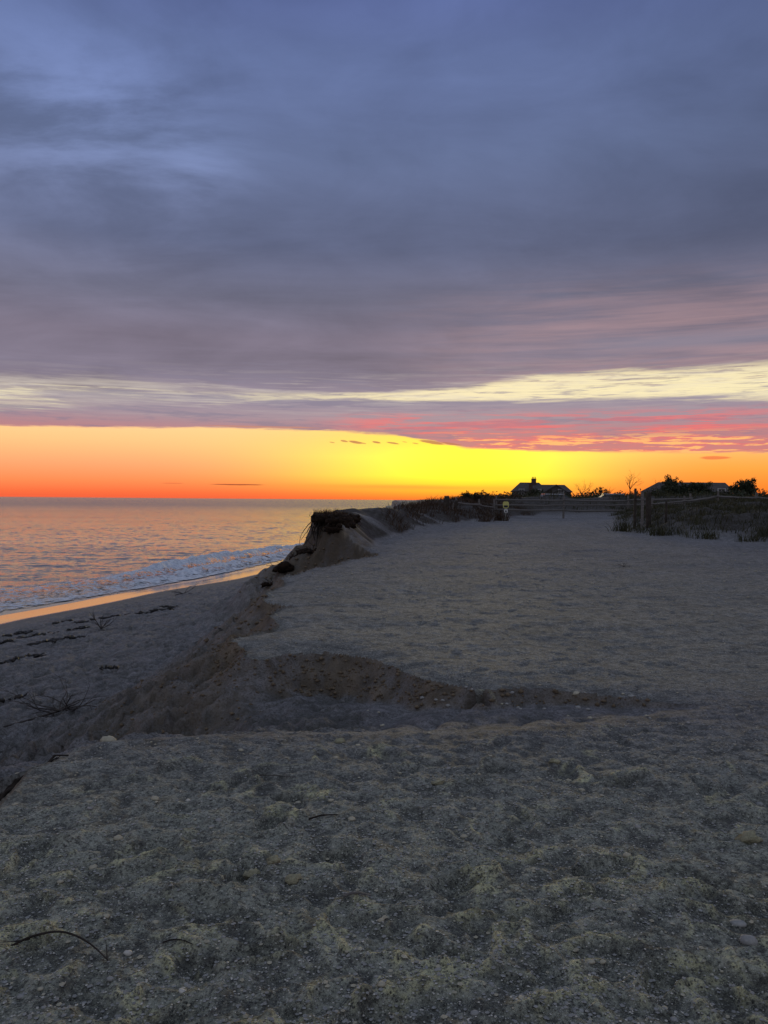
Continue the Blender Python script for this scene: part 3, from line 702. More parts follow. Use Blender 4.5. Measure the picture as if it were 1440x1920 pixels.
# ------------------------------------------------------------------ gravel and shell grit trodden into the sand
rg = np.random.RandomState(12)
unit = np.array([(0, 0, 1), (.9, 0, .25), (.28, .86, .25), (-.73, .53, .25), (-.73, -.53, .25), (.28, -.86, .25), (0, 0, -.6)], float)
ufac = np.array([(0, i, i % 5 + 1) for i in range(1, 6)] + [(6, i % 5 + 1, i) for i in range(1, 6)])
ufac = np.array([(0, i, i % 5 + 1) for i in range(1, 6)] + [(6, i % 5 + 1, i) for i in range(1, 6)])
def gravel(name, n, ymax, s0, s1, mat, pw, wide=1.15, ymin=1.9):
    y = ymin + (ymax - ymin) * rg.rand(n) ** pw; x = (rg.rand(n) - .5) * (1.6 + y * wide)
    _, a_ = terrain(x, y)
    pat = fbm(x * .9, y * .9, 3, 501) + .12
    ok = (a_['de'] < -.03) & (rg.rand(n) < np.clip(.45 + 1.2 * pat, .08, 1))
    x, y = x[ok], y[ok]; z = tops(x, y); n = len(x)
    s = s0 * np.exp(rg.rand(n) * math.log(s1 / s0)) * np.clip(y / 6, 1, 2.2)
    ang = rg.rand(n) * 6.28; sq = .45 + .4 * rg.rand(n); st = .7 + .6 * rg.rand(n)
    jit = 1 + .30 * (rg.rand(n, 7, 1) - .5)
    v = unit[None] * jit * s[:, None, None]
    v[..., 2] *= sq[:, None]; v[..., 0] *= st[:, None]
    c, si = np.cos(ang)[:, None], np.sin(ang)[:, None]
    vx = v[..., 0] * c - v[..., 1] * si; vy = v[..., 0] * si + v[..., 1] * c
    V = np.stack([vx + x[:, None], vy + y[:, None], v[..., 2] + (z + s * .12)[:, None]], -1).reshape(-1, 3)
    Fg = (ufac[None] + (np.arange(n) * 7)[:, None, None]).reshape(-1, 3)
    return props(mesh_np(name, V, Fg, mat, smooth=False), kind='stuff')
props(gravel('gravel', 30000, 7.5, .0028, .010, M['rockgrey'], 1.5), 'fine grey gravel trodden into the sand')
props(gravel('shell_grit', 22000, 9, .0022, .006, M['shell'], 1.5), 'pale shell grit scattered over the foreground sand')
props(gravel('pebbles', 5000, 22, .005, .013, M['rockpale'], 1.2, ymin=2.2), 'small pale pebbles strewn over the sand')
# clods of brown sand that have crumbled off the banks
def crumbs(name, n, x0, x1, y0, y1, lab, s0=.006, s1=.034):
    x = x0 + (x1 - x0) * rg.rand(n * 6); y = y0 + (y1 - y0) * rg.rand(n * 6)
    _, a_ = terrain(x, y); ok = (a_['de'] > -.05) & (rg.rand(n * 6) < np.clip(a_['soil'] * 1.4 + .35 * a_['brown'], 0, 1) ** 1.2)
    x, y = x[ok][:n], y[ok][:n]; z = tops(x, y); n = len(x)
    s = s0 * np.exp(rg.rand(n) ** 2 * math.log(s1 / s0)); ang = rg.rand(n) * 6.28
    v = unit[None] * (1 + .7 * (rg.rand(n, 7, 1) - .5)) * s[:, None, None]; v[..., 2] *= (.5 + .4 * rg.rand(n))[:, None]
    c, si = np.cos(ang)[:, None], np.sin(ang)[:, None]
    V = np.stack([v[..., 0] * c - v[..., 1] * si + x[:, None], v[..., 0] * si + v[..., 1] * c + y[:, None], v[..., 2] + (z - s * .15)[:, None]], -1).reshape(-1, 3)
    return props(mesh_np(name, V, (ufac[None] + (np.arange(n) * 7)[:, None, None]).reshape(-1, 3), M['crumb'], smooth=True), lab, kind='stuff')
M['crumb'] = simple('brown_sand_clod', (.10, .075, .048), (.23, .175, .115), 18, .95, .1, 1.0)
crumbs('crumbled_sand', 3200, -3.6, 2.4, 5.6, 9.2, 'brown crumbled sand lying below the low scarp')
crumbs('bluff_rubble', 1600, -4.2, .2, 9.2, 25, 'brown crumbled sand on the bluff slope', .014, .075)

# where the single stones and the seaweed lie (metres)
M['clod'] = simple('damp_sand_clod', (.24, .22, .15), (.46, .43, .27), 40, .9, .2, 1.0)
STONES = [(-1.23, 3.56, .022, 'rockpale', 'pale flat pebble at left, upper of the pair beside each other'), (-1.20, 4.04, .026, 'rockpale', 'rounded pale stone among gravel near the gully lip'),
          (-1.53, 4.0, .018, 'rockpale', 'pale flat stone nearest the left roots'), (-1.03, 4.06, .014, 'shell', 'whitish shell piece right of the rounded pale stone'),
          (-.88, 3.58, .015, 'rockgrey', 'grey pebble in the left middle foreground'), (-.89, 2.68, .017, 'shell', 'white pebble between the curved stick and the wavy stick'),
          (-.64, 2.46, .014, 'shell', 'white oval pebble below the wavy stick'), (-.15, 3.82, .022, 'rockpale', 'tan stone right of the short straight stick'),
          (-.55, 3.27, .042, 'clod', 'larger crumbly yellow sand clod left of centre foreground'), (-.47, 3.33, .028, 'clod', 'smaller crumbly sand clod behind the larger yellow clod'),
          (-.37, 3.20, .036, 'clod', 'crumbly sand clod by the dark scuff right of the yellow clods'), (1.36, 2.90, .030, 'rockgrey', 'grey stone at the right edge, upper of two'),
          (1.34, 2.77, .034, 'rockgrey', 'flat grey stone at the right edge, lower of two'), (1.75, 3.62, .05, 'clod', 'dark lump of sand at the far right of the foreground'),
          (.31, 4.3, .035, 'clod', 'dark lump of sand right of centre near the hollow'), (1.05, 4.66, .035, 'clod', 'dark lump of sand before the gully right of centre'),
          (-.29, 5.05, .045, 'clod', 'lump of sand on the gully lip at centre'), (.73, 2.64, .016, 'rockpale', 'pale pebble at bottom right of the foreground'),
          (1.62, 6.42, .04, 'rockpale', 'pale stone low in the scarp right of the burrow'), (2.07, 6.37, .03, 'rockgrey', 'stone at the right end of the brown scarp')]
WRACK = [(-12.1, 25.4, .42, .22, 'leftmost flat seaweed clump in the upper row on the beach'), (-10.84, 23.94, .5, .2, 'seaweed clump second from the left on the beach'),
         (-11.57, 28.0, .45, .2, 'seaweed clump nearest the orange wet sand at the left'), (-10.1, 27.2, .75, .22, 'widest black seaweed patch on the beach'),
         (-9.38, 21.6, .6, .2, 'seaweed clump with trailing tail in the middle of the beach'), (-8.24, 27.6, .6, .14, 'thin seaweed line right of the widest patch'),
         (-9.0, 21.9, .45, .14, 'narrow seaweed streak beside the clump with the tail'), (-11.3, 22.9, .2, .14, 'small seaweed scrap at the left picture edge, upper'),
         (-8.8, 19.05, .3, .18, 'rounded seaweed scrap below the main row'), (-9.05, 18.3, .3, .14, 'seaweed scrap at the left picture edge, middle'),
         (-6.65, 13.6, .22, .10, 'seaweed scrap at the left picture edge beside the dead bush'), (-9.7, 24.5, .35, .1, 'faint seaweed line left of the spiky twigs'),
         (-8.2, 28.8, .35, .1, 'small seaweed streak under the forked driftwood'), (-5.7, 15.9, .14, .09, 'single dark scrap on the slope above the dead bush'),
         (-4.5, 10.95, .12, .07, 'single dark scrap on the slope below the dead bush')]

# ------------------------------------------------------------------ grass and leaves
def blades(name, pts, h0, h1, mat, parent=None, lean=.35, wid=.006, per=1, spread=.05, seed=1, wind=(.25, 0), origin=None):
    """many grass blades at the given x, y, z roots, each a bent tapering strip"""
    rb = np.random.RandomState(seed)
    p = np.repeat(np.asarray(pts, float), per, 0); n = len(p)
    p[:, :2] += rb.randn(n, 2) * spread
    h = h0 + (h1 - h0) * rb.rand(n); a = rb.rand(n) * 6.283; l = lean * (.3 + rb.rand(n))
    dx = np.cos(a) * l + wind[0] * rb.rand(n); dy = np.sin(a) * l + wind[1] * rb.rand(n)
    w = wid * (.6 + .8 * rb.rand(n)); b_ = rb.rand(n) * 6.283
    wx, wy = np.cos(b_) * w, np.sin(b_) * w
    V = np.zeros((n, 7, 3))
    for k, (t, ww) in enumerate(((0, 1), (.4, .85), (.75, .5))):
        cx = p[:, 0] + dx * h * t ** 1.8; cy = p[:, 1] + dy * h * t ** 1.8; cz = p[:, 2] - .02 + h * t * (1 - .25 * l * t)
        V[:, 2 * k] = np.stack([cx - wx * ww, cy - wy * ww, cz], -1); V[:, 2 * k + 1] = np.stack([cx + wx * ww, cy + wy * ww, cz], -1)
    V[:, 6] = np.stack([p[:, 0] + dx * h, p[:, 1] + dy * h, p[:, 2] + h * (1 - .3 * l)], -1)
    base_ = (np.arange(n) * 7)[:, None]
    q = np.concatenate([base_ + np.array([[0, 1, 3, 2]]), base_ + np.array([[2, 3, 5, 4]])]); t3 = base_ + np.array([[4, 5, 6]])
    V = V.reshape(-1, 3)
    if origin is not None: V = V - np.array(origin)
    o = mesh_np(name, V, [q, t3], mat, parent, False)
    if origin is not None and parent is None: o.location = origin
    return o
def leaves(name, centres, rads, n, size, mat, parent, seed):
    """leaf-sized faces spread through uneven clumps"""
    rb = np.random.RandomState(seed)
    k = rb.choice(len(centres), n, p=np.array(rads) ** 2 / np.sum(np.array(rads) ** 2))
    d = rb.randn(n, 3); d /= np.linalg.norm(d, axis=1)[:, None]
    c = np.array(centres)[k] + d * (np.array(rads)[k] * rb.rand(n) ** .45)[:, None]
    s = size * (.6 + .8 * rb.rand(n))
    u = rb.randn(n, 3); u /= np.linalg.norm(u, axis=1)[:, None]; w = np.cross(u, rb.randn(n, 3)); w /= np.linalg.norm(w, axis=1)[:, None]
    V = np.stack([c - u * s[:, None], c + w * (s * .42)[:, None], c + u * s[:, None], c - w * (s * .42)[:, None]], 1).reshape(-1, 3)
    return mesh_np(name, V, (np.arange(n) * 4)[:, None] + np.arange(4)[None], mat, parent, False)
def branch(mb, p, d, length, rad, depth, spread=.6, tips=None, n=5, up=.15, kids=(2, 3), shrink=.72):
    pts = [p]; rr_ = [rad]
    steps = 4
    for i in range(steps):
        d = (d + Vector((random.gauss(0, .13), random.gauss(0, .13), random.gauss(0, .10) + up * .2))).normalized()
        pts.append(pts[-1] + d * length / steps); rr_.append(rad * (1 - .5 * (i + 1) / steps))
    mb.tube(pts, rr_, n)
    if tips is not None: tips.append(tuple(pts[-1]))
    if depth > 0:
        for k in range(random.randint(*kids)):
            q_ = pts[random.randint(2, steps)]
            e = (d + Vector((random.gauss(0, spread), random.gauss(0, spread), random.gauss(0, spread * .6) + up))).normalized()
            branch(mb, q_, e, length * shrink * random.uniform(.75, 1.1), rad * .52, depth - 1, spread, tips, max(3, n - 1), up, kids, shrink)

# ------------------------------------------------------------------ headland: turf overhang with roots
hx, hy = -1.5, 23.0
hz = top(hx + .25, hy + .7)
t = empty('turf_overhang', (hx, hy, hz))
props(t, 'dark overhanging turf lip with dangling roots at the tip of the sand bluff', 'turf')
def face_y(x, z):
    """how far in the bluff face stands at height z"""
    y = 20.6
    while y < 24.5 and top(x, y) < z: y += .05
    return y
mb = MB()
for k in range(90):
    x0 = random.uniform(-.60, .62); f_ = random.random() ** 1.2
    z0 = -(.36 - .26 * max(0, x0)) * f_ * (1 if x0 > -.25 else .5)
    xx = max(hx + x0, -1.75); yf = face_y(xx, hz + z0 - .04)
    r0 = random.uniform(.06, .13)
    mb.blob((x0 + (.12 * f_ if x0 < 0 else 0), yf - hy + random.uniform(-.10, .12), z0 + random.uniform(-.05, .02)), (r0 * 1.25, r0 * 1.2, r0 * .8), 6, 9, .55)
for k in range(16):
    x0 = random.uniform(-.5, .6); r0 = random.uniform(.12, .2)
    mb.blob((x0, random.uniform(.2, 1.4), -.10), (r0 * 1.5, r0 * 1.5, r0 * .8), 6, 9, .5)
mb.build('root_mat', M['turf'], t, True)
for k in range(34):
    x0 = random.uniform(-.62, -.3) if k < 24 else random.uniform(-.3, .5); y0 = face_y(max(hx + x0, -1.75), hz - .2) - hy - random.uniform(.05, .2); z0 = random.uniform(-.32, -.1)
    L = random.uniform(.25, .85) if k < 24 else random.uniform(.15, .4)
    p = Vector((x0, y0, z0)); pts = [p]; d = Vector((random.uniform(-.45, .1), random.uniform(-.2, .1), -.8))
    for i in range(6):
        d = (d + Vector((random.gauss(-.02, .22), random.gauss(0, .15), random.gauss(-.12, .12)))).normalized()
        pts.append(pts[-1] + d * L / 6)
    rb_ = MB(); r0 = random.uniform(.007, .018); rb_.tube(pts, [r0 * (1 - .12 * i) for i in range(7)], 4)
    rb_.build('root', M['twig'], t)
gp = []
for _ in range(300):
    x0 = max(-.58, min(.7, random.gauss(-.05, .38))); y0 = random.uniform(.0, 1.3); gp.append((x0, y0, min(.05, top(max(hx + x0, -1.75), hy + max(y0, .4)) - hz)))
blades('grass_fringe', gp, .08, .26, M['browngrass'], t, .8, .007, 2, .05, 3)['kind'] = 'stuff'
# clumps of turf that have dropped onto the slope below
for i, (x, y, s, lab) in enumerate(((-2.30, 22.6, .30, 'large dark clod of turf fallen just under the overhang'), (-2.75, 22.0, .26, 'dark clod of turf halfway down the bluff below the overhang'),
                                    (-3.0, 21.3, .16, 'small dark turf clod lowest on the bluff slope'), (-2.55, 22.95, .20, 'ragged turf clod resting against the seaward bluff face'), (-2.05, 22.2, .14, 'small turf clod nearest the middle of the brown bluff face'), (-2.95, 22.45, .17, 'turf clod on the seaward outline of the bluff between two larger clods'), (-3.25, 21.9, .13, 'lowest outlying turf clod on the seaward outline of the bluff'), (-2.45, 21.6, .11, 'smallest turf clod at the foot of the brown bluff face'))):
    o = empty('turf_clod', (x, y, top(x, y) + s * .2)); props(o, lab, 'turf', 'fallen turf clods under the overhang')
    mb = MB()
    for k in range(6): mb.blob((random.gauss(0, s * .5), random.gauss(0, s * .5), random.gauss(s * .1, s * .2)), (s * random.uniform(.4, .8), s * random.uniform(.4, .8), s * random.uniform(.3, .6)), 6, 8, .5)
    mb.build('soil', M['turf'], o, True)
    for k in range(5):
        rb_ = MB(); pts = [Vector((random.gauss(0, s * .6), random.gauss(0, s * .6), s * .5))]
        for q_ in range(4): pts.append(pts[-1] + Vector((random.gauss(-.03, .05), random.gauss(0, .05), random.gauss(.02, .05))))
        rb_.tube(pts, [.008, .007, .006, .005, .003], 4); rb_.build('root', M['twig'], o)

# ------------------------------------------------------------------ dune grass (nobody could count it)
rg2 = np.random.RandomState(77)
def scatter(n, x0, x1, y0, y1, accept):
    x = x0 + (x1 - x0) * rg2.rand(n); y = y0 + (y1 - y0) * rg2.rand(n)
    z, a_ = terrain(x, y); ok = accept(x, y, a_)
    x, y = x[ok], y[ok]
    return np.stack([x, y, tops(x, y)], 1)
def rd_ok(x, y, a_):
    d, _ = seg_dist(x, y, RDUNE, True); i = in_poly(x, y, RDUNE)
    m = fbm(x * .55, y * .55, 3, 601)
    return i & (d > .1) & (m + .34 * np.clip(d - .4, -1, 3) > -.06)
pts = scatter(11000, 8, 34, 17, 52, rd_ok)
props(blades('dune_grass', pts, .10, .36, M['drygrass'], None, .7, .010, 7, .11, 5), 'low dark beach grass covering the dune beside the posts', kind='stuff')
def ld_ok(x, y, a_):
    m = fbm(x * .6, y * .6, 3, 611)
    return (a_['veg'] > .25) & (m > -.22) & (x > .12 * y - 3.4) & (a_['de'] < -.3)
pts = scatter(6500, -1.5, 9, 27, 62, ld_ok)
props(blades('marram_grass', pts, .12, .45, M['browngrass'], None, .8, .010, 5, .12, 6), 'dry brown beach grass on the dune left of the track', kind='stuff')
def bd_ok(x, y, a_): return (fbm(x * .2, y * .2, 3, 621) > -.35) & (a_['de'] < -1) & (a_['veg'] > .3)
pts = scatter(6500, 5, 75, 47, 100, bd_ok)
props(blades('heath_grass', pts, .2, .7, M['drygrass'], None, .5, .02, 4, .3, 8), 'dark heath growth beyond the rail fence', kind='stuff')
# single tufts and dry stalks that stand out
def tuft(x, y, h, n, lab, mat='drygrass', wid=.010, spread=.20, name='grass_tuft', grp='grass tufts on the dunes', lean=.75):
    z = top(x, y)
    o = blades(name, [(x, y, z)], h * .5, h, M[mat], None, lean, wid, n, spread, int(abs(x * 1000) + y * 10), origin=(x, y, z))
    return props(o, lab, 'grass tuft', grp)
tuft(9.05, 29.0, .55, 160, 'dark grass tuft at the foot of the pale square post')
tuft(9.5, 26.4, .45, 140, 'grass tuft on the low sandy toe just in front of the three posts')
tuft(10.5, 24.9, .40, 120, 'small grass tuft at the front edge of the right dune')
tuft(12.0, 23.9, .50, 150, 'dense dark tuft on the right dune near the picture edge')
tuft(11.2, 23.6, .36, 90, 'thin tuft leaning over bare sand on the right dune front')
tuft(14.0, 40.5, .55, 140, 'grass tuft under the fence where track meets right dune')
tuft(5.9, 38.9, .60, 200, 'shaggy brown tuft at the foot of the left dune by the sign', 'browngrass')
tuft(4.9, 37.4, .45, 120, 'brown tuft low on the left dune slope', 'browngrass')
for (x, y, h, lab) in ((.9, 31, .34, 'sparse dry stalks standing nearest the sea on the left dune'), (1.5, 33.5, .42, 'dry stalks in the middle of the row on the left dune crest'),
                       (2.05, 35.5, .46, 'dry stalks left of the thick weathered piling')):
    tuft(x, y, h, 26, lab, 'browngrass', .009, .22, 'dry_stalks', 'dry stalks along the left dune crest', .45)['kind'] = 'stuff'

# ------------------------------------------------------------------ split-rail fences
def post_mesh(h, r):
    mb = MB(); mb.tube([(0, 0, -.35), (0, 0, h * .3), (random.uniform(-.01, .01), 0, h * .7), (random.uniform(-.02, .02), 0, h)], [r * 1.05, r, r * .98, r * .9], 7, .08)
    return mb
def rail_fence(name, posts, ph, rails, lab, cat='fence', r=.055, skip=()):
    """posts: ground x, y, base z; rails: heights above the base; each rail spans two posts"""
    t = empty(name, (posts[0][0], posts[0][1], posts[0][2])); props(t, lab, cat, 'split-rail fences')
    o0 = Vector(posts[0])
    for i, p in enumerate(posts):
        h = ph[i] if hasattr(ph, '__len__') else ph
        po = post_mesh(h, r * random.uniform(.9, 1.15)).build('post', M['wood'], t)
        po.location = Vector(p) - o0; po.rotation_euler = (random.uniform(-.03, .03), random.uniform(-.04, .04), random.random() * 6)
    for i in range(len(posts) - 1):
        for k, hgt_ in enumerate(rails):
            if (i, k) in skip: continue
            a, b_ = Vector(posts[i]) - o0, Vector(posts[i + 1]) - o0
            d = (b_ - a); ext = d.normalized() * .12
            off = Vector((-d.y, d.x, 0)).normalized() * (.045 if i % 2 else -.045)
            a = a - ext + off + Vector((0, 0, hgt_ + random.uniform(-.025, .025))); b_ = b_ + ext + off + Vector((0, 0, hgt_ + random.uniform(-.04, .02)))
            pts = [a.lerp(b_, f) + Vector((0, random.uniform(-.012, .012), random.uniform(-.015, .015) - .03 * math.sin(math.pi * f))) for f in (0, .15, .35, .5, .7, .85, 1)]
            mb = MB(); q0 = random.uniform(.055, .07); mb.tube(pts, [q0 * .6, q0, q0 * 1.05, q0, q0 * .95, q0, q0 * .6], 6, .12)
            mb.build('rail', M['rail'], t)
    return t
def gp3(x, y, dz=0): return (x, y, top(x, y) + dz)
rail_fence('rail_fence', [(6.35, 43.3, .62), (10.02, 42.9, .60), (13.75, 43.3, .64), (17.6, 44.2, .80)], [1.25, 1.38, 1.3, 1.3], (1.04, .76, .50),
           'weathered split-rail fence of three rails closing the far end of the sandy track')
rail_fence('rail_fence', [gp3(3.75, 40.0, -.1), gp3(5.15, 41.6, -.15), (6.2, 43.1, .80)], [.75, .72, .9], (.42, .12), 'short run of rail fence climbing the left dune toward the track')
rail_fence('rail_fence', [gp3(13.6, 39.0), gp3(15.4, 39.4), gp3(17.3, 39.8, -.1), gp3(19.4, 40.0, -.1), gp3(21.6, 40.2, -.1), gp3(24, 40.3, -.1)], .62, (.36, .05),
           'low rail fence half buried along the crest of the right dune')

# ------------------------------------------------------------------ posts and pilings
def lone_post(x, y, z, h, r, lab, mat='wood', square=False, tilt=(0, 0), name='wooden_post', grp='upright posts on the right dune'):
    mb = MB()
    if square:
        mb.box((0, 0, h / 2 - .2), (r * 2, r * 2, h + .4), None, r * .25); mb.box((0, 0, h + .015), (r * 1.7, r * 1.7, .03))
    else:
        mb.tube([(0, 0, -.4), (0, 0, h * .35), (.01, 0, h * .8), (.015, 0, h - .04), (.015, 0, h)], [r * 1.06, r, r * .97, r * .93, r * .7], 9, .06)
        mb.tube([(r * .8, r * .3, h * .2), (r * .95, r * .2, h * .9)], [.01, .008], 4)
    o = mb.build(name, M[mat]); o.location = (x, y, z); o.rotation_euler = (tilt[0], tilt[1], random.random())
    return props(o, lab, 'post', grp)
lone_post(9.80, 30.0, top(9.8, 30.0), 2.12 - top(9.8, 30.0), .055, 'tallest dark post of the three on the right dune', 'darkwood')
lone_post(9.62, 28.6, top(9.62, 28.6), 1.93 - top(9.62, 28.6), .042, 'pale square post in front of the two dark ones on the right dune', 'wood', True)
lone_post(10.0, 29.0, top(10, 29.0), 1.98 - top(10, 29), .10, 'thick dark post just right of the pale square post', 'darkwood', False, (0, -.03))
lone_post(10.8, 29.4, top(10.8, 29.4), 1.62 - top(10.8, 29.4), .045, 'short dark post standing lowest behind the thick one', 'darkwood')
lone_post(3.12, 38.6, top(3.12, 38.6) - .05, .70, .145, 'thick weathered piling standing on the left dune crest', 'darkwood', False, (0, .05), 'piling', 'pilings on the left dune')
lone_post(3.58, 39.3, top(3.58, 39.3) - .05, .60, .09, 'slimmer slanting piling right of the thick one on the left dune', 'darkwood', False, (0, .22), 'piling', 'pilings on the left dune')
lone_post(2.72, 37.6, top(2.72, 37.6) - .05, .58, .028, 'thin stake just left of the thick piling on the left dune', 'darkwood', False, (0, 0), 'stake', 'pilings on the left dune')
lone_post(3.42, 38.2, top(3.42, 38.2) - .05, .46, .024, 'pale thin stake between the two pilings on the left dune', 'wood', False, (0, .02), 'stake', 'pilings on the left dune')

# ------------------------------------------------------------------ beach sign
sx, sy = 6.28, 39.6; sz = top(sx, sy)
t = empty('sign_post', (sx, sy, sz), R(-6)); props(t, 'small post sign with yellow upper plate and white lower plate at the left dune foot', 'sign')
mb = MB(); mb.box((0, 0, .42), (.055, .045, 1.02), None, .01); mb.build('post', M['signpost'], t)
mb = MB(); prof = [(-.13, .02), (-.155, .12), (-.155, .27), (-.10, .335), (.10, .335), (.155, .27), (.155, .12), (.13, .02), (.06, -.03), (-.06, -.03)]
mb.prism([(x, z + .62) for x, z in prof], -.048, -.030); p_ = mb.build('upper_plate', M['signyellow'], t)
mb = MB(); mb.box((0, -.0505, .70), (.20, .004, .11)); mb.build('print', M['signdark'], p_)
mb = MB(); mb.box((0, -.039, .47), (.19, .018, .17), None, .02); p_ = mb.build('lower_plate', M['signwhite'], t)
mb = MB(); mb.box((.0, -.0505, .455), (.085, .004, .07)); mb.build('print', M['signdark'], p_)

# ------------------------------------------------------------------ houses behind the dunes
def roof_slab(mb, a, b_, c, d, th=.14):
    """a roof plane a-b-c-d (counter-clockwise from above) with thickness"""
    P4 = [Vector(v) for v in (a, b_, c, d)]; n = (P4[1] - P4[0]).cross(P4[3] - P4[0]).normalized() * th
    mb.add(P4 + [p - n for p in P4], [(0, 1, 2, 3), (7, 6, 5, 4)] + [(i, i + 4, (i + 1) % 4 + 4, (i + 1) % 4) for i in range(4)])
def window(parent, c, w, h, nx=2, nz=2):
    """in a wall facing -y"""
    x, y, z = c; f = MB()
    for sx_ in (-1, 1): f.box((x + sx_ * w / 2, y - .04, z), (.09, .10, h + .18))
    for sz_ in (-1, 1): f.box((x, y - .042, z + sz_ * h / 2), (w - .09, .096, .09))
    for i in range(1, nx): f.box((x - w / 2 + w * i / nx, y - .03, z), (.035, .05, h - .09))
    f.box((x, y - .028, z), (w - .09, .046, .035))
    fo_ = f.build('window', M['trim'], parent)
    g_ = MB(); g_.box((x, y - .008, z), (w - .06, .02, h - .06)); g_.build('pane', M['glass'], fo_)
def door(parent, c, w, h):
    x, y, z = c; f = MB(); f.box((x, y - .03, z + h / 2), (w, .08, h)); d_ = f.build('door', M['darkwood'], parent)
    f = MB(); f.tube([(x + w * .38, y - .14, z + 1.0), (x + w * .38, y - .06, z + 1.0)], .035, 6); f.build('handle', M['rim'], d_)
# the shingled cottage near the sun: steep hipped part with chimney, low wing with a front gable
HY = 150.0; hz0 = top(31, HY) - .3
t = empty('cottage', (31.2, HY, hz0)); props(t, 'grey shingled seaside cottage with a potted chimney, left of the bare shrub', 'house')
E_, R1, R2 = 3.55 - hz0, 5.25 - hz0, 4.85 - hz0
mb = MB(); mb.box((-2.25, 3, E_ / 2), (6.0, 6, E_)); mb.build('wall', M['shingle'], t)
mb = MB(); mb.box((3.1, 3.2, E_ / 2 - .05), (4.68, 5.2, E_ - .1)); mb.build('wall', M['shingle'], t)
mb = MB(); roof_slab(mb, (-5.55, -.3, E_ - .1), (1.05, -.3, E_ - .1), (-.40, 3, R1), (-4.15, 3, R1)); roof_slab(mb, (1.05, 6.3, E_ - .1), (-5.55, 6.3, E_ - .1), (-4.15, 3, R1), (-.40, 3, R1))
roof_slab(mb, (-5.55, 6.3, E_ - .1), (-5.55, -.3, E_ - .1), (-4.15, 2.98, R1 - .003), (-4.15, 3.02, R1 - .003)); roof_slab(mb, (1.05, -.3, E_ - .1), (1.05, 6.3, E_ - .1), (-.4, 3.02, R1 - .003), (-.4, 2.98, R1 - .003))
rf = mb.build('roof', M['roof'], t)
mb = MB(); roof_slab(mb, (.2, .2, E_ - .14), (5.7, .2, E_ - .14), (4.75, 3.2, R2), (.2, 3.2, R2)); roof_slab(mb, (5.7, 6.2, E_ - .14), (.2, 6.2, E_ - .14), (.2, 3.2, R2), (4.75, 3.2, R2))
roof_slab(mb, (5.7, .2, E_ - .14), (5.7, 6.2, E_ - .14), (4.75, 3.22, R2 - .003), (4.75, 3.18, R2 - .003)); mb.build('roof', M['roof'], t)
mb = MB(); mb.prism([(-.8, E_ - .6), (5.0, E_ - .6), (2.3, R2 - .12)], -.55, -.35); mb.box((2.1, .0, (E_ - .6) / 2), (5.0, 1.0, E_ - .6)); gb = mb.build('front_gable', M['shingle'], t)
mb = MB(); roof_slab(mb, (-1.1, -.75, E_ - .72), (2.3, -.75, R2 - .03), (2.3, 3.0, R2 - .03), (-1.1, 3.0, E_ - .72)); roof_slab(mb, (2.3, -.75, R2 - .03), (5.3, -.75, E_ - .72), (5.3, 3.0, E_ - .72), (2.3, 3.0, R2 - .03)); mb.build('gable_roof', M['roof'], gb)
mb = MB(); mb.box((-1.55, 2.4, R1 - .1), (.82, .8, 1.5)); mb.box((-1.55, 2.4, R1 + .69), (.94, .92, .1)); ch = mb.build('chimney', M['brick'], t)
for k in range(3):
    mb = MB(); mb.tube([(-1.83 + .28 * k, 2.4, R1 + .74), (-1.83 + .28 * k, 2.4, R1 + 1.12)], [.085, .07], 7); mb.build('chimney_pot', M['brick'], ch)
mb = MB(); mb.box((-2.62, -.12, 2.5), (.62, .7, 5.0)); mb.box((-2.62, -.12, 5.03), (.7, .78, .08)); mb.build('chimney_stack', M['brick'], t).location.z = R1 - 5.25
for x in (-4.4, -1.1): window(t, (x, -.002, 1.75), 1.0, 1.2)
window(t, (3.2, -.502, 1.75), 1.1, 1.2); door(t, (1.0, -.502, .3), .95, 2.0)
# the low house behind the bushes on the right
HY2 = 128.0; hz1 = top(52, HY2) - .3
t = empty('bungalow', (51.9, HY2, hz1)); props(t, 'long low shingled house half hidden by bushes at the right', 'house')
E2, RR2 = 3.45 - hz1, 4.98 - hz1
mb = MB(); mb.box((0, 3.5, E2 / 2), (12.4, 7, E2)); mb.build('wall', M['shingle'], t)
mb = MB(); mb.prism([(-3.5, E2), (3.5, E2), (0, RR2 - .1)], -.1, .1); o = mb.build('gable_wall', M['shingle'], t); o.rotation_euler = (0, 0, R(90)); o.location = (6.1, 3.5, 0)
mb = MB(); roof_slab(mb, (-6.9, -.4, E2 - .12), (6.45, -.4, E2 - .12), (6.45, 3.5, RR2), (-5.0, 3.5, RR2)); roof_slab(mb, (6.45, 7.4, E2 - .12), (-6.9, 7.4, E2 - .12), (-5.0, 3.5, RR2), (6.45, 3.5, RR2))
roof_slab(mb, (-6.9, 7.4, E2 - .12), (-6.9, -.4, E2 - .12), (-5.0, 3.48, RR2 - .003), (-5.0, 3.52, RR2 - .003)); mb.build('roof', M['roof'], t)
for x in (-4.3, -.5, 4.3): window(t, (x, -.002, 1.8), 1.2, 1.2)
door(t, (2.2, -.002, .3), .95, 2.0)
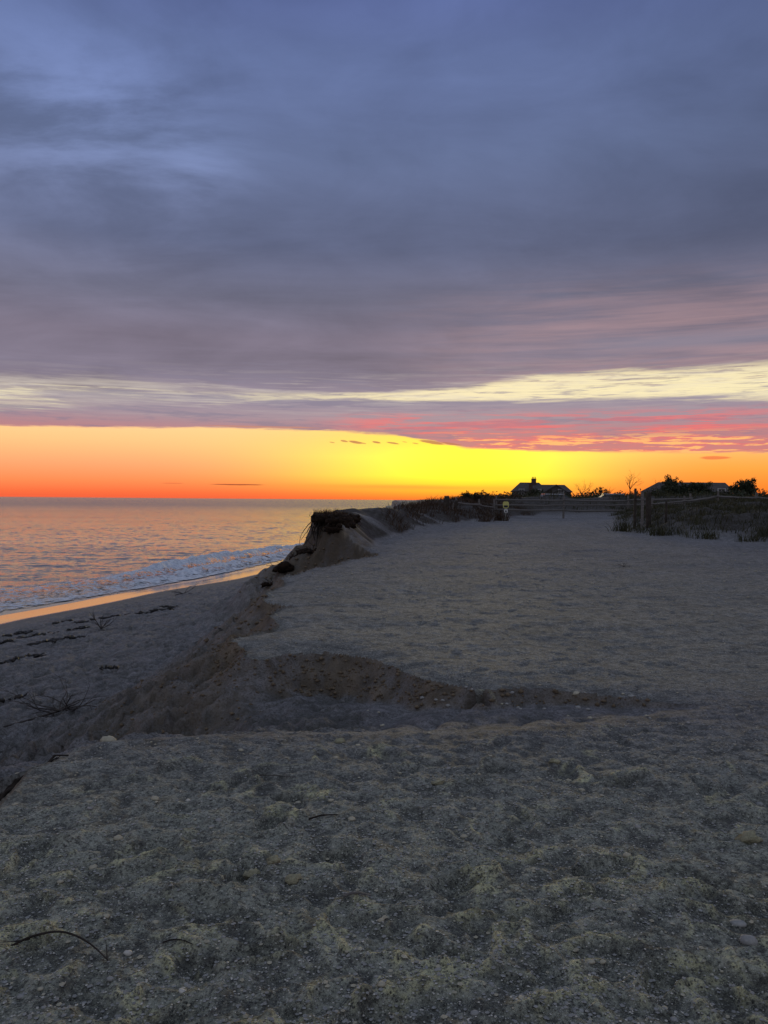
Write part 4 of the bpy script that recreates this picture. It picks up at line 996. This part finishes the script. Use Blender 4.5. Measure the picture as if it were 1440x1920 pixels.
# ------------------------------------------------------------------ parked cars behind the far fence
def car(x, y, rz, paint, lab):
    z = top(x, y); t = empty('parked_car', (x, y, z), rz); props(t, lab, 'car', 'cars parked behind the far fence')
    prof = [(-2.2, .35), (-2.25, .62), (-2.1, .86), (-1.55, .95), (1.05, .97), (1.95, .84), (2.2, .66), (2.22, .36), (1.75, .30), (-1.75, .30)]
    mb = MB(); mb.prism(prof, -.86, .86); bd = mb.build('body', M[paint], t)
    cabn = MB(); lo = [(-1.75, -.80, .93), (1.0, -.80, .95), (1.0, .80, .95), (-1.75, .80, .93)]; hi = [(-1.2, -.62, 1.40), (.22, -.62, 1.42), (.22, .62, 1.42), (-1.2, .62, 1.40)]
    cabn.add(lo + hi, [(3, 2, 1, 0), (4, 5, 6, 7)] + [(i, (i + 1) % 4, (i + 1) % 4 + 4, i + 4) for i in range(4)]); cabn.build('windows', M['glass'], t)
    mb = MB(); mb.box((-.49, 0, 1.435), (1.50, 1.30, .06), None, .06); mb.build('roof', M[paint], t)
    for sx_ in (-1.35, 1.38):
        for sy_ in (-.80, .80):
            mb = MB(); n = 14
            mb.tube([(sx_, sy_ - .1, .32), (sx_, sy_ + .1, .32)], .32, n); w = mb.build('wheel', M['tyre'], t)
            mb = MB(); mb.tube([(sx_, sy_ - .112, .32), (sx_, sy_ + .112, .32)], .19, 10); mb.build('rim', M['rim'], w)
    for sy_ in (-.62, .62):
        mb = MB(); mb.box((2.19, sy_, .66), (.08, .32, .12)); mb.build('headlight', M['lamp'], t)
        mb = MB(); mb.box((-2.22, sy_, .72), (.08, .26, .14)); mb.build('tail_light', M['lampred'], t)
car(13.3, 58.5, R(4), 'paintpale', 'pale car behind the far fence, only its roof showing over the post')
car(17.9, 58.5, R(-8), 'paintpale', 'pale car parked behind the fence corner near the bare tree')

# ------------------------------------------------------------------ shrubs and bare trees
def bare_tree(x, y, h, w, lab, n0=3, depth=4, name='bare_tree', sink=.1, spread=.55):
    z = top(x, y) - sink; t = empty(name, (x, y, z)); props(t, lab, 'tree' if 'tree' in name else 'shrub', 'bare trees and shrubs on the skyline')
    tr = MB(); tr.tube([(0, 0, 0), (.03 * h, 0, h * .25), (-.02 * h, .01, h * .5)], [.035 * h ** .6, .028 * h ** .6, .02 * h ** .6], 6); tr.build('trunk', M['bark'], t)
    br = MB()
    for k in range(n0):
        a = 6.283 * k / n0 + random.random()
        branch(br, Vector((0, 0, h * random.uniform(.2, .5))), Vector((math.cos(a) * w / h, math.sin(a) * w / h * .6, .8)).normalized(), h * .42, .016 * h ** .6, depth, spread, None, 4, .12)
    br.build('branches', M['bark'], t)
    return t
def leafy(x, y, h, w, lab, nl, lsz, seed, name='leafy_shrub', dens=9, sink=.3):
    z = top(x, y) - sink; t = empty(name, (x, y, z)); props(t, lab, 'shrub', 'leafy shrubs on the skyline')
    tr = MB(); tips = []
    st = random.getstate(); random.seed(seed)
    for k in range(dens):
        a = 6.283 * k / dens + random.random()
        branch(tr, Vector((random.uniform(-.12, .12) * w, random.uniform(-.1, .1) * w, 0)), Vector((math.cos(a) * w * .5 / h, math.sin(a) * w * .4 / h, .8)).normalized(), h * .5, .02 * h, 2, .5, tips, 4, .15)
    tr.build('trunk', M['bark'], t)
    zmax = max(p[2] for p in tips)
    cs_ = [(p[0], p[1], p[2] * h / zmax * .98) for p in tips if random.random() < .85] + [(random.uniform(-.42, .42) * w, random.uniform(-.3, .3) * w, random.uniform(.1, .6) * h) for _ in range(16)]
    rd_ = [random.uniform(.07, .15) * min(w, h * 1.4) for _ in cs_]
    random.setstate(st)
    leaves('crown', cs_, rd_, int(nl * 1.7), lsz * 1.1, M['leaf'], t, seed)
    return t
bare_tree(24.0, 75, 2.6, .8, 'taller bare tree with a forked crown on the skyline', 5, 3)
bare_tree(19.4, 75, 1.75, 1.8, 'wide low bare shrub right of the cottage', 7, 3, 'bare_shrub', .1, .6)
bare_tree(21.0, 72, 1.2, 1.0, 'small bare shrub halfway between cottage and bare tree', 4, 2, 'bare_shrub')
bare_tree(26.0, 73, 1.7, .9, 'thin bare shrub just right of the taller bare tree', 4, 3, 'bare_shrub')
leafy(22.5, 64, 1.75, 1.7, 'round dark shrub right of the three posts', 1300, .075, 21)
leafy(35.0, 92, 2.9, 3.6, 'largest dark bush in front of the low house', 3800, .10, 22)
leafy(32.6, 88, 2.0, 2.2, 'lower bush left of the largest bush covering the house end', 1700, .09, 23)
leafy(37.9, 92, 2.3, 3.0, 'bush covering the wall of the low house below its roof', 2400, .09, 26)
leafy(42.2, 90, 2.75, 3.4, 'spreading feathery bush at the right of the low house', 2600, .11, 24, dens=12)
leafy(39.8, 78, 1.35, 3.0, 'low dark bush at the edge under the low house', 1300, .09, 27)
leafy(46.0, 88, 1.5, 3.2, 'low bush at the far right edge of the skyline', 1300, .09, 28)
leafy(36.2, 128, 2.6, 2.6, 'dark bush against the right end of the cottage', 1000, .11, 25)
leafy(24.6, 126, 2.0, 2.4, 'low bush at the left foot of the cottage', 900, .10, 29)
leafy(5.45, 47.2, .75, 1.3, 'dark mounded bush on the left dune beside the leaning snag', 1500, .04, 31, sink=.15)
# scrub that reads as one dark mass
cs_, rd_ = [], []
for k in range(620):
    y = random.uniform(62, 120); x = y * random.uniform(.10, .56)
    cs_.append((x, y, top(x, y) + random.uniform(-.1, .42) + (.25 if x / y > .34 else 0))); rd_.append(random.uniform(.25, .7))
props(leaves('scrub', cs_, rd_, 20000, .13, M['leaf'], None, 41), 'continuous dark scrub below the skyline', kind='stuff')
# leaning snag on the left dune
x, y = 5.78, 46.0; z = top(x, y)
t = empty('dead_snag', (x, y, z)); props(t, 'leaning dead snag sticking up from the left dune', 'dead tree')
mb = MB(); mb.tube([(0, 0, -.2), (.05, 0, .3), (.14, 0, .62), (.20, 0, .86)], [.03, .026, .02, .012], 6); mb.build('trunk', M['bark'], t)
mb = MB(); mb.tube([(.14, 0, .62), (.20, 0, .66), (.27, .02, .67)], [.014, .012, .009], 5); mb.tube([(.16, 0, .7), (.13, 0, .84), (.12, 0, .88)], [.010, .008, .006], 5); mb.build('branch', M['bark'], t)
x, y = 6.75, 46.5
t = empty('dead_twig', (x, y, top(x, y))); props(t, 'small hooked twig left of the cottage on the skyline', 'twig')
mb = MB(); mb.tube([(0, 0, -.1), (.08, 0, .2), (.20, 0, .34), (.34, 0, .36)], [.016, .014, .012, .008], 5); mb.build('stem', M['bark'], t)
x, y = 5.5, 45.5
t = empty('dead_twig', (x, y, top(x, y))); props(t, 'thin upright twig just left of the leaning snag', 'twig')
mb = MB(); mb.tube([(0, 0, -.1), (.0, 0, .4), (-.03, 0, .75)], [.010, .008, .004], 4); mb.build('stem', M['bark'], t)

# ------------------------------------------------------------------ stones
def stone(x, y, s, lab, mat='rockpale', sq=(1, .8, .55), grp=None, cat='stone', name='stone', up=.25):
    mb = MB(); mb.blob((0, 0, 0), (s * sq[0], s * sq[1], s * sq[2]), 7, 11, .5 if mat == 'clod' else .16)
    o = mb.build(name, M[mat], None, True); o.location = (x, y, top(x, y) + s * sq[2] * up); o.rotation_euler = (random.uniform(-.15, .15), random.uniform(-.15, .15), random.uniform(-.4, .4))
    return props(o, lab, cat, grp)
stone(-1.80, 5.02, .052, 'yellowish oval rock on the lip where the gully begins', sq=(1, .7, .62), up=.5)
stone(.21, 30.6, .16, 'added pale block on the headland top standing in for a wet-sand glint', sq=(1, .7, .6))  # added block in place of a glint on the far wet sand
for x, y, s, m_, lab in STONES: stone(x, y, s, lab, m_, (1, random.uniform(.6, .85), random.uniform(.4, .6)), 'single stones on the trodden sand')
for i in range(70):
    y = 2.2 + 4.6 * random.random() ** 1.2; x = random.uniform(-.55, .52) * y
    if y > 4.9: x = abs(x) * .9 - .2
    stone(x, y, random.uniform(.008, .015) * (1 if y < 3.2 else 1.35), 'small pale pebble lying on the trodden foreground sand', random.choice(('rockpale', 'rockgrey', 'rockpale')), (1, random.uniform(.6, .9), .5), 'small pebbles on the foreground sand', 'pebble', 'pebble')
for i in range(18):
    x = random.uniform(.1, 2.0); y = np.interp(x, [.1, .5, 1.3, 2.0], [7.3, 6.72, 6.48, 6.3]) - random.uniform(.0, .3)
    stone(x, y, random.uniform(.014, .026), 'small stone bedded in the face of the low brown scarp', 'rockgrey', (1, .8, .6), 'stones in the low scarp', 'stone', 'scarp_stone')

# ------------------------------------------------------------------ driftwood, twigs and wrack
def smooth_path(P_, k=4):
    out = []
    for i in range(len(P_) - 1):
        a, b_, c, d = P_[max(i - 1, 0)], P_[i], P_[i + 1], P_[min(i + 2, len(P_) - 1)]
        for j in range(k):
            t_ = j / k
            out.append(.5 * (2 * b_ + (c - a) * t_ + (2 * a - 5 * b_ + 4 * c - d) * t_ ** 2 + (3 * b_ - a - 3 * c + d) * t_ ** 3))
    return out + [P_[-1]]
def stick(x, y, pts, rad, lab, mat='twig', side=(), name='stick', cat='stick', grp='loose sticks on the foreground sand', lift=.005):
    z = top(x, y); mb = MB()
    e0, e1 = (top(x + pts[k][0], y + pts[k][1]) - z for k in (0, -1)); m_ = len(pts) - 1
    P_ = [Vector((px_, py_, max(e0 + (e1 - e0) * i / m_, (top(x + px_, y + py_) - z) * .6) + lift + pz_)) for i, (px_, py_, pz_) in enumerate(pts)]
    P_ = smooth_path(P_); n = len(P_); mb.tube(P_, [rad * (1 - .5 * i / max(1, n - 1)) for i in range(n)], 6, .1)
    for s_ in side: mb.tube([Vector((a, b_, top(x + a, y + b_) - z + c)) for a, b_, c in s_], [rad * .5, rad * .35, rad * .2][:len(s_)], 5)
    o = mb.build(name, M[mat]); o.location = (x, y, z)
    return props(o, lab, cat, grp)
stick(-1.05, 2.66, [(-.26, .03, -.01), (-.20, .055, .012), (-.12, .065, .028), (-.05, .05, .03), (.02, .015, .024), (.075, -.02, .012), (.115, -.05, .0)], .0045, 'curved dark stick arching over the sand at lower left', side=([(.11, -.045, .008), (.10, -.02, .028), (.09, .0, .045)], [(-.20, .055, .012), (-.25, .035, .012), (-.30, .02, .0)]))
stick(-.74, 2.72, [(-.04, 0, 0), (-.01, .010, .004), (.03, .010, .004), (.07, -.006, 0)], .0032, 'short wavy stick right of the curved one at lower left')
stick(-.30, 3.80, [(-.06, -.02, 0), (.0, .01, .004), (.08, .03, .002)], .005, 'short straight dark stick in the middle foreground')
stick(-.62, 4.4, [(-.12, .02, 0), (.0, .0, .004), (.13, -.03, .002)], .003, 'thin pale straw lying near the gully lip', 'driftwood')
stick(-.10, 3.06, [(-.05, 0, 0), (.0, .005, .004), (.06, .012, .002)], .007, 'pale flat splinter in the centre of the foreground', 'rail')
# dark root at the left edge of the foreground
t = empty('exposed_roots', (-2.16, 4.5, top(-2.16, 4.5))); props(t, 'dark tangle of roots in the scarp at the left picture edge', 'roots')
for k in range(16):
    mb = MB(); a0 = random.uniform(-.10, .06); pts = []
    for i in range(6):
        px_ = a0 + (i - 2.5) * .055 + random.gauss(0, .012); py_ = (px_ * 1.3) + random.uniform(-.05, .05)
        pts.append(Vector((px_, py_, top(-2.16 + px_, 4.5 + py_) - top(-2.16, 4.5) + random.uniform(.0, .04))))
    r0 = random.uniform(.005, .014); mb.tube(pts, [r0 * .7, r0, r0, r0 * .9, r0 * .7, r0 * .4], 5, .15); mb.build('root', M['twig'], t)
# dead bush washed up on the slope
x, y = -5.15, 12.4; z = top(x, y)
t = empty('driftwood_branch', (x, y, z)); props(t, 'dead branching bush lying on the sand slope at the left', 'driftwood')
mb = MB(); mb.tube([(-.62, -.75, .06), (-.35, -.42, .08), (-.15, -.15, .10), (.05, .05, .14)], [.012, .016, .018, .016], 6, .1); mb.build('stem', M['driftwood'], t)
for k in range(15):
    a = 6.283 * k / 15 + random.uniform(-.2, .2); br = MB()
    branch(br, Vector((random.gauss(0, .08), random.gauss(0, .08), .12)), Vector((math.cos(a), math.sin(a) * .8, random.uniform(.05, .75))).normalized(), random.uniform(.30, .55), .012, 2, .5, None, 4, .05, (1, 3))
    br.build('branch', M['driftwood'], t)
def small_drift(x, y, s, lab, n=7, flat=.3):
    z = top(x, y); br = MB()
    for k in range(n):
        a = 6.283 * k / n + random.random()
        branch(br, Vector((0, 0, .03)), Vector((math.cos(a), math.sin(a), random.uniform(.05, flat * 2))).normalized(), s * random.uniform(.6, 1.1), .02 * s ** .5, 1, .5, None, 4, .05)
    o = br.build('driftwood', M['driftwood']); o.location = (x, y, z)
    return props(o, lab, 'driftwood', 'small driftwood on the beach')
small_drift(-9.6, 36.8, .75, 'forked driftwood close to the wet sand', 6, .5)
small_drift(-8.55, 23.2, .42, 'spiky driftwood twigs among the seaweed on the beach', 9, .9)
small_drift(-3.2, 16.5, .30, 'thin twig upright on the upper bluff slope', 3, 1.2)
small_drift(5.2, 16.6, .14, 'tiny twig lying alone on the wide sand flat', 5, .3)
def wrack(x, y, lx, ly, lab, ang=.35, n=14):
    z = top(x, y); mb = MB()
    for k in range(n):
        u = random.uniform(-1, 1); v = random.gauss(0, .4)
        px_ = u * lx * math.cos(ang) - v * ly * math.sin(ang); py_ = u * lx * math.sin(ang) + v * ly * math.cos(ang)
        mb.blob((px_, py_, top(x + px_, y + py_) - z + .02), (random.uniform(.10, .3) * lx, random.uniform(.2, .5) * ly, random.uniform(.02, .06)), 5, 8, .5)
    for k in range(8):
        u = random.uniform(-1.2, 1.2) * lx; w_ = random.uniform(-.7, .7) * ly
        p0 = Vector((u * math.cos(ang) - w_ * math.sin(ang), u * math.sin(ang) + w_ * math.cos(ang), 0)); pts = []
        for i in range(4):
            p = p0 + Vector((i * .09 * lx + random.gauss(0, .03), random.gauss(0, .06), 0)); p.z = top(x + p.x, y + p.y) - z + random.uniform(.01, .06); pts.append(p)
        mb.tube(pts, [.012, .014, .010, .006], 4)
    o = mb.build('seaweed_clump', M['weed'], None, True); o.location = (x, y, z)
    return props(o, lab, 'seaweed', 'dark seaweed clumps along the beach')
for a in WRACK: wrack(*a)
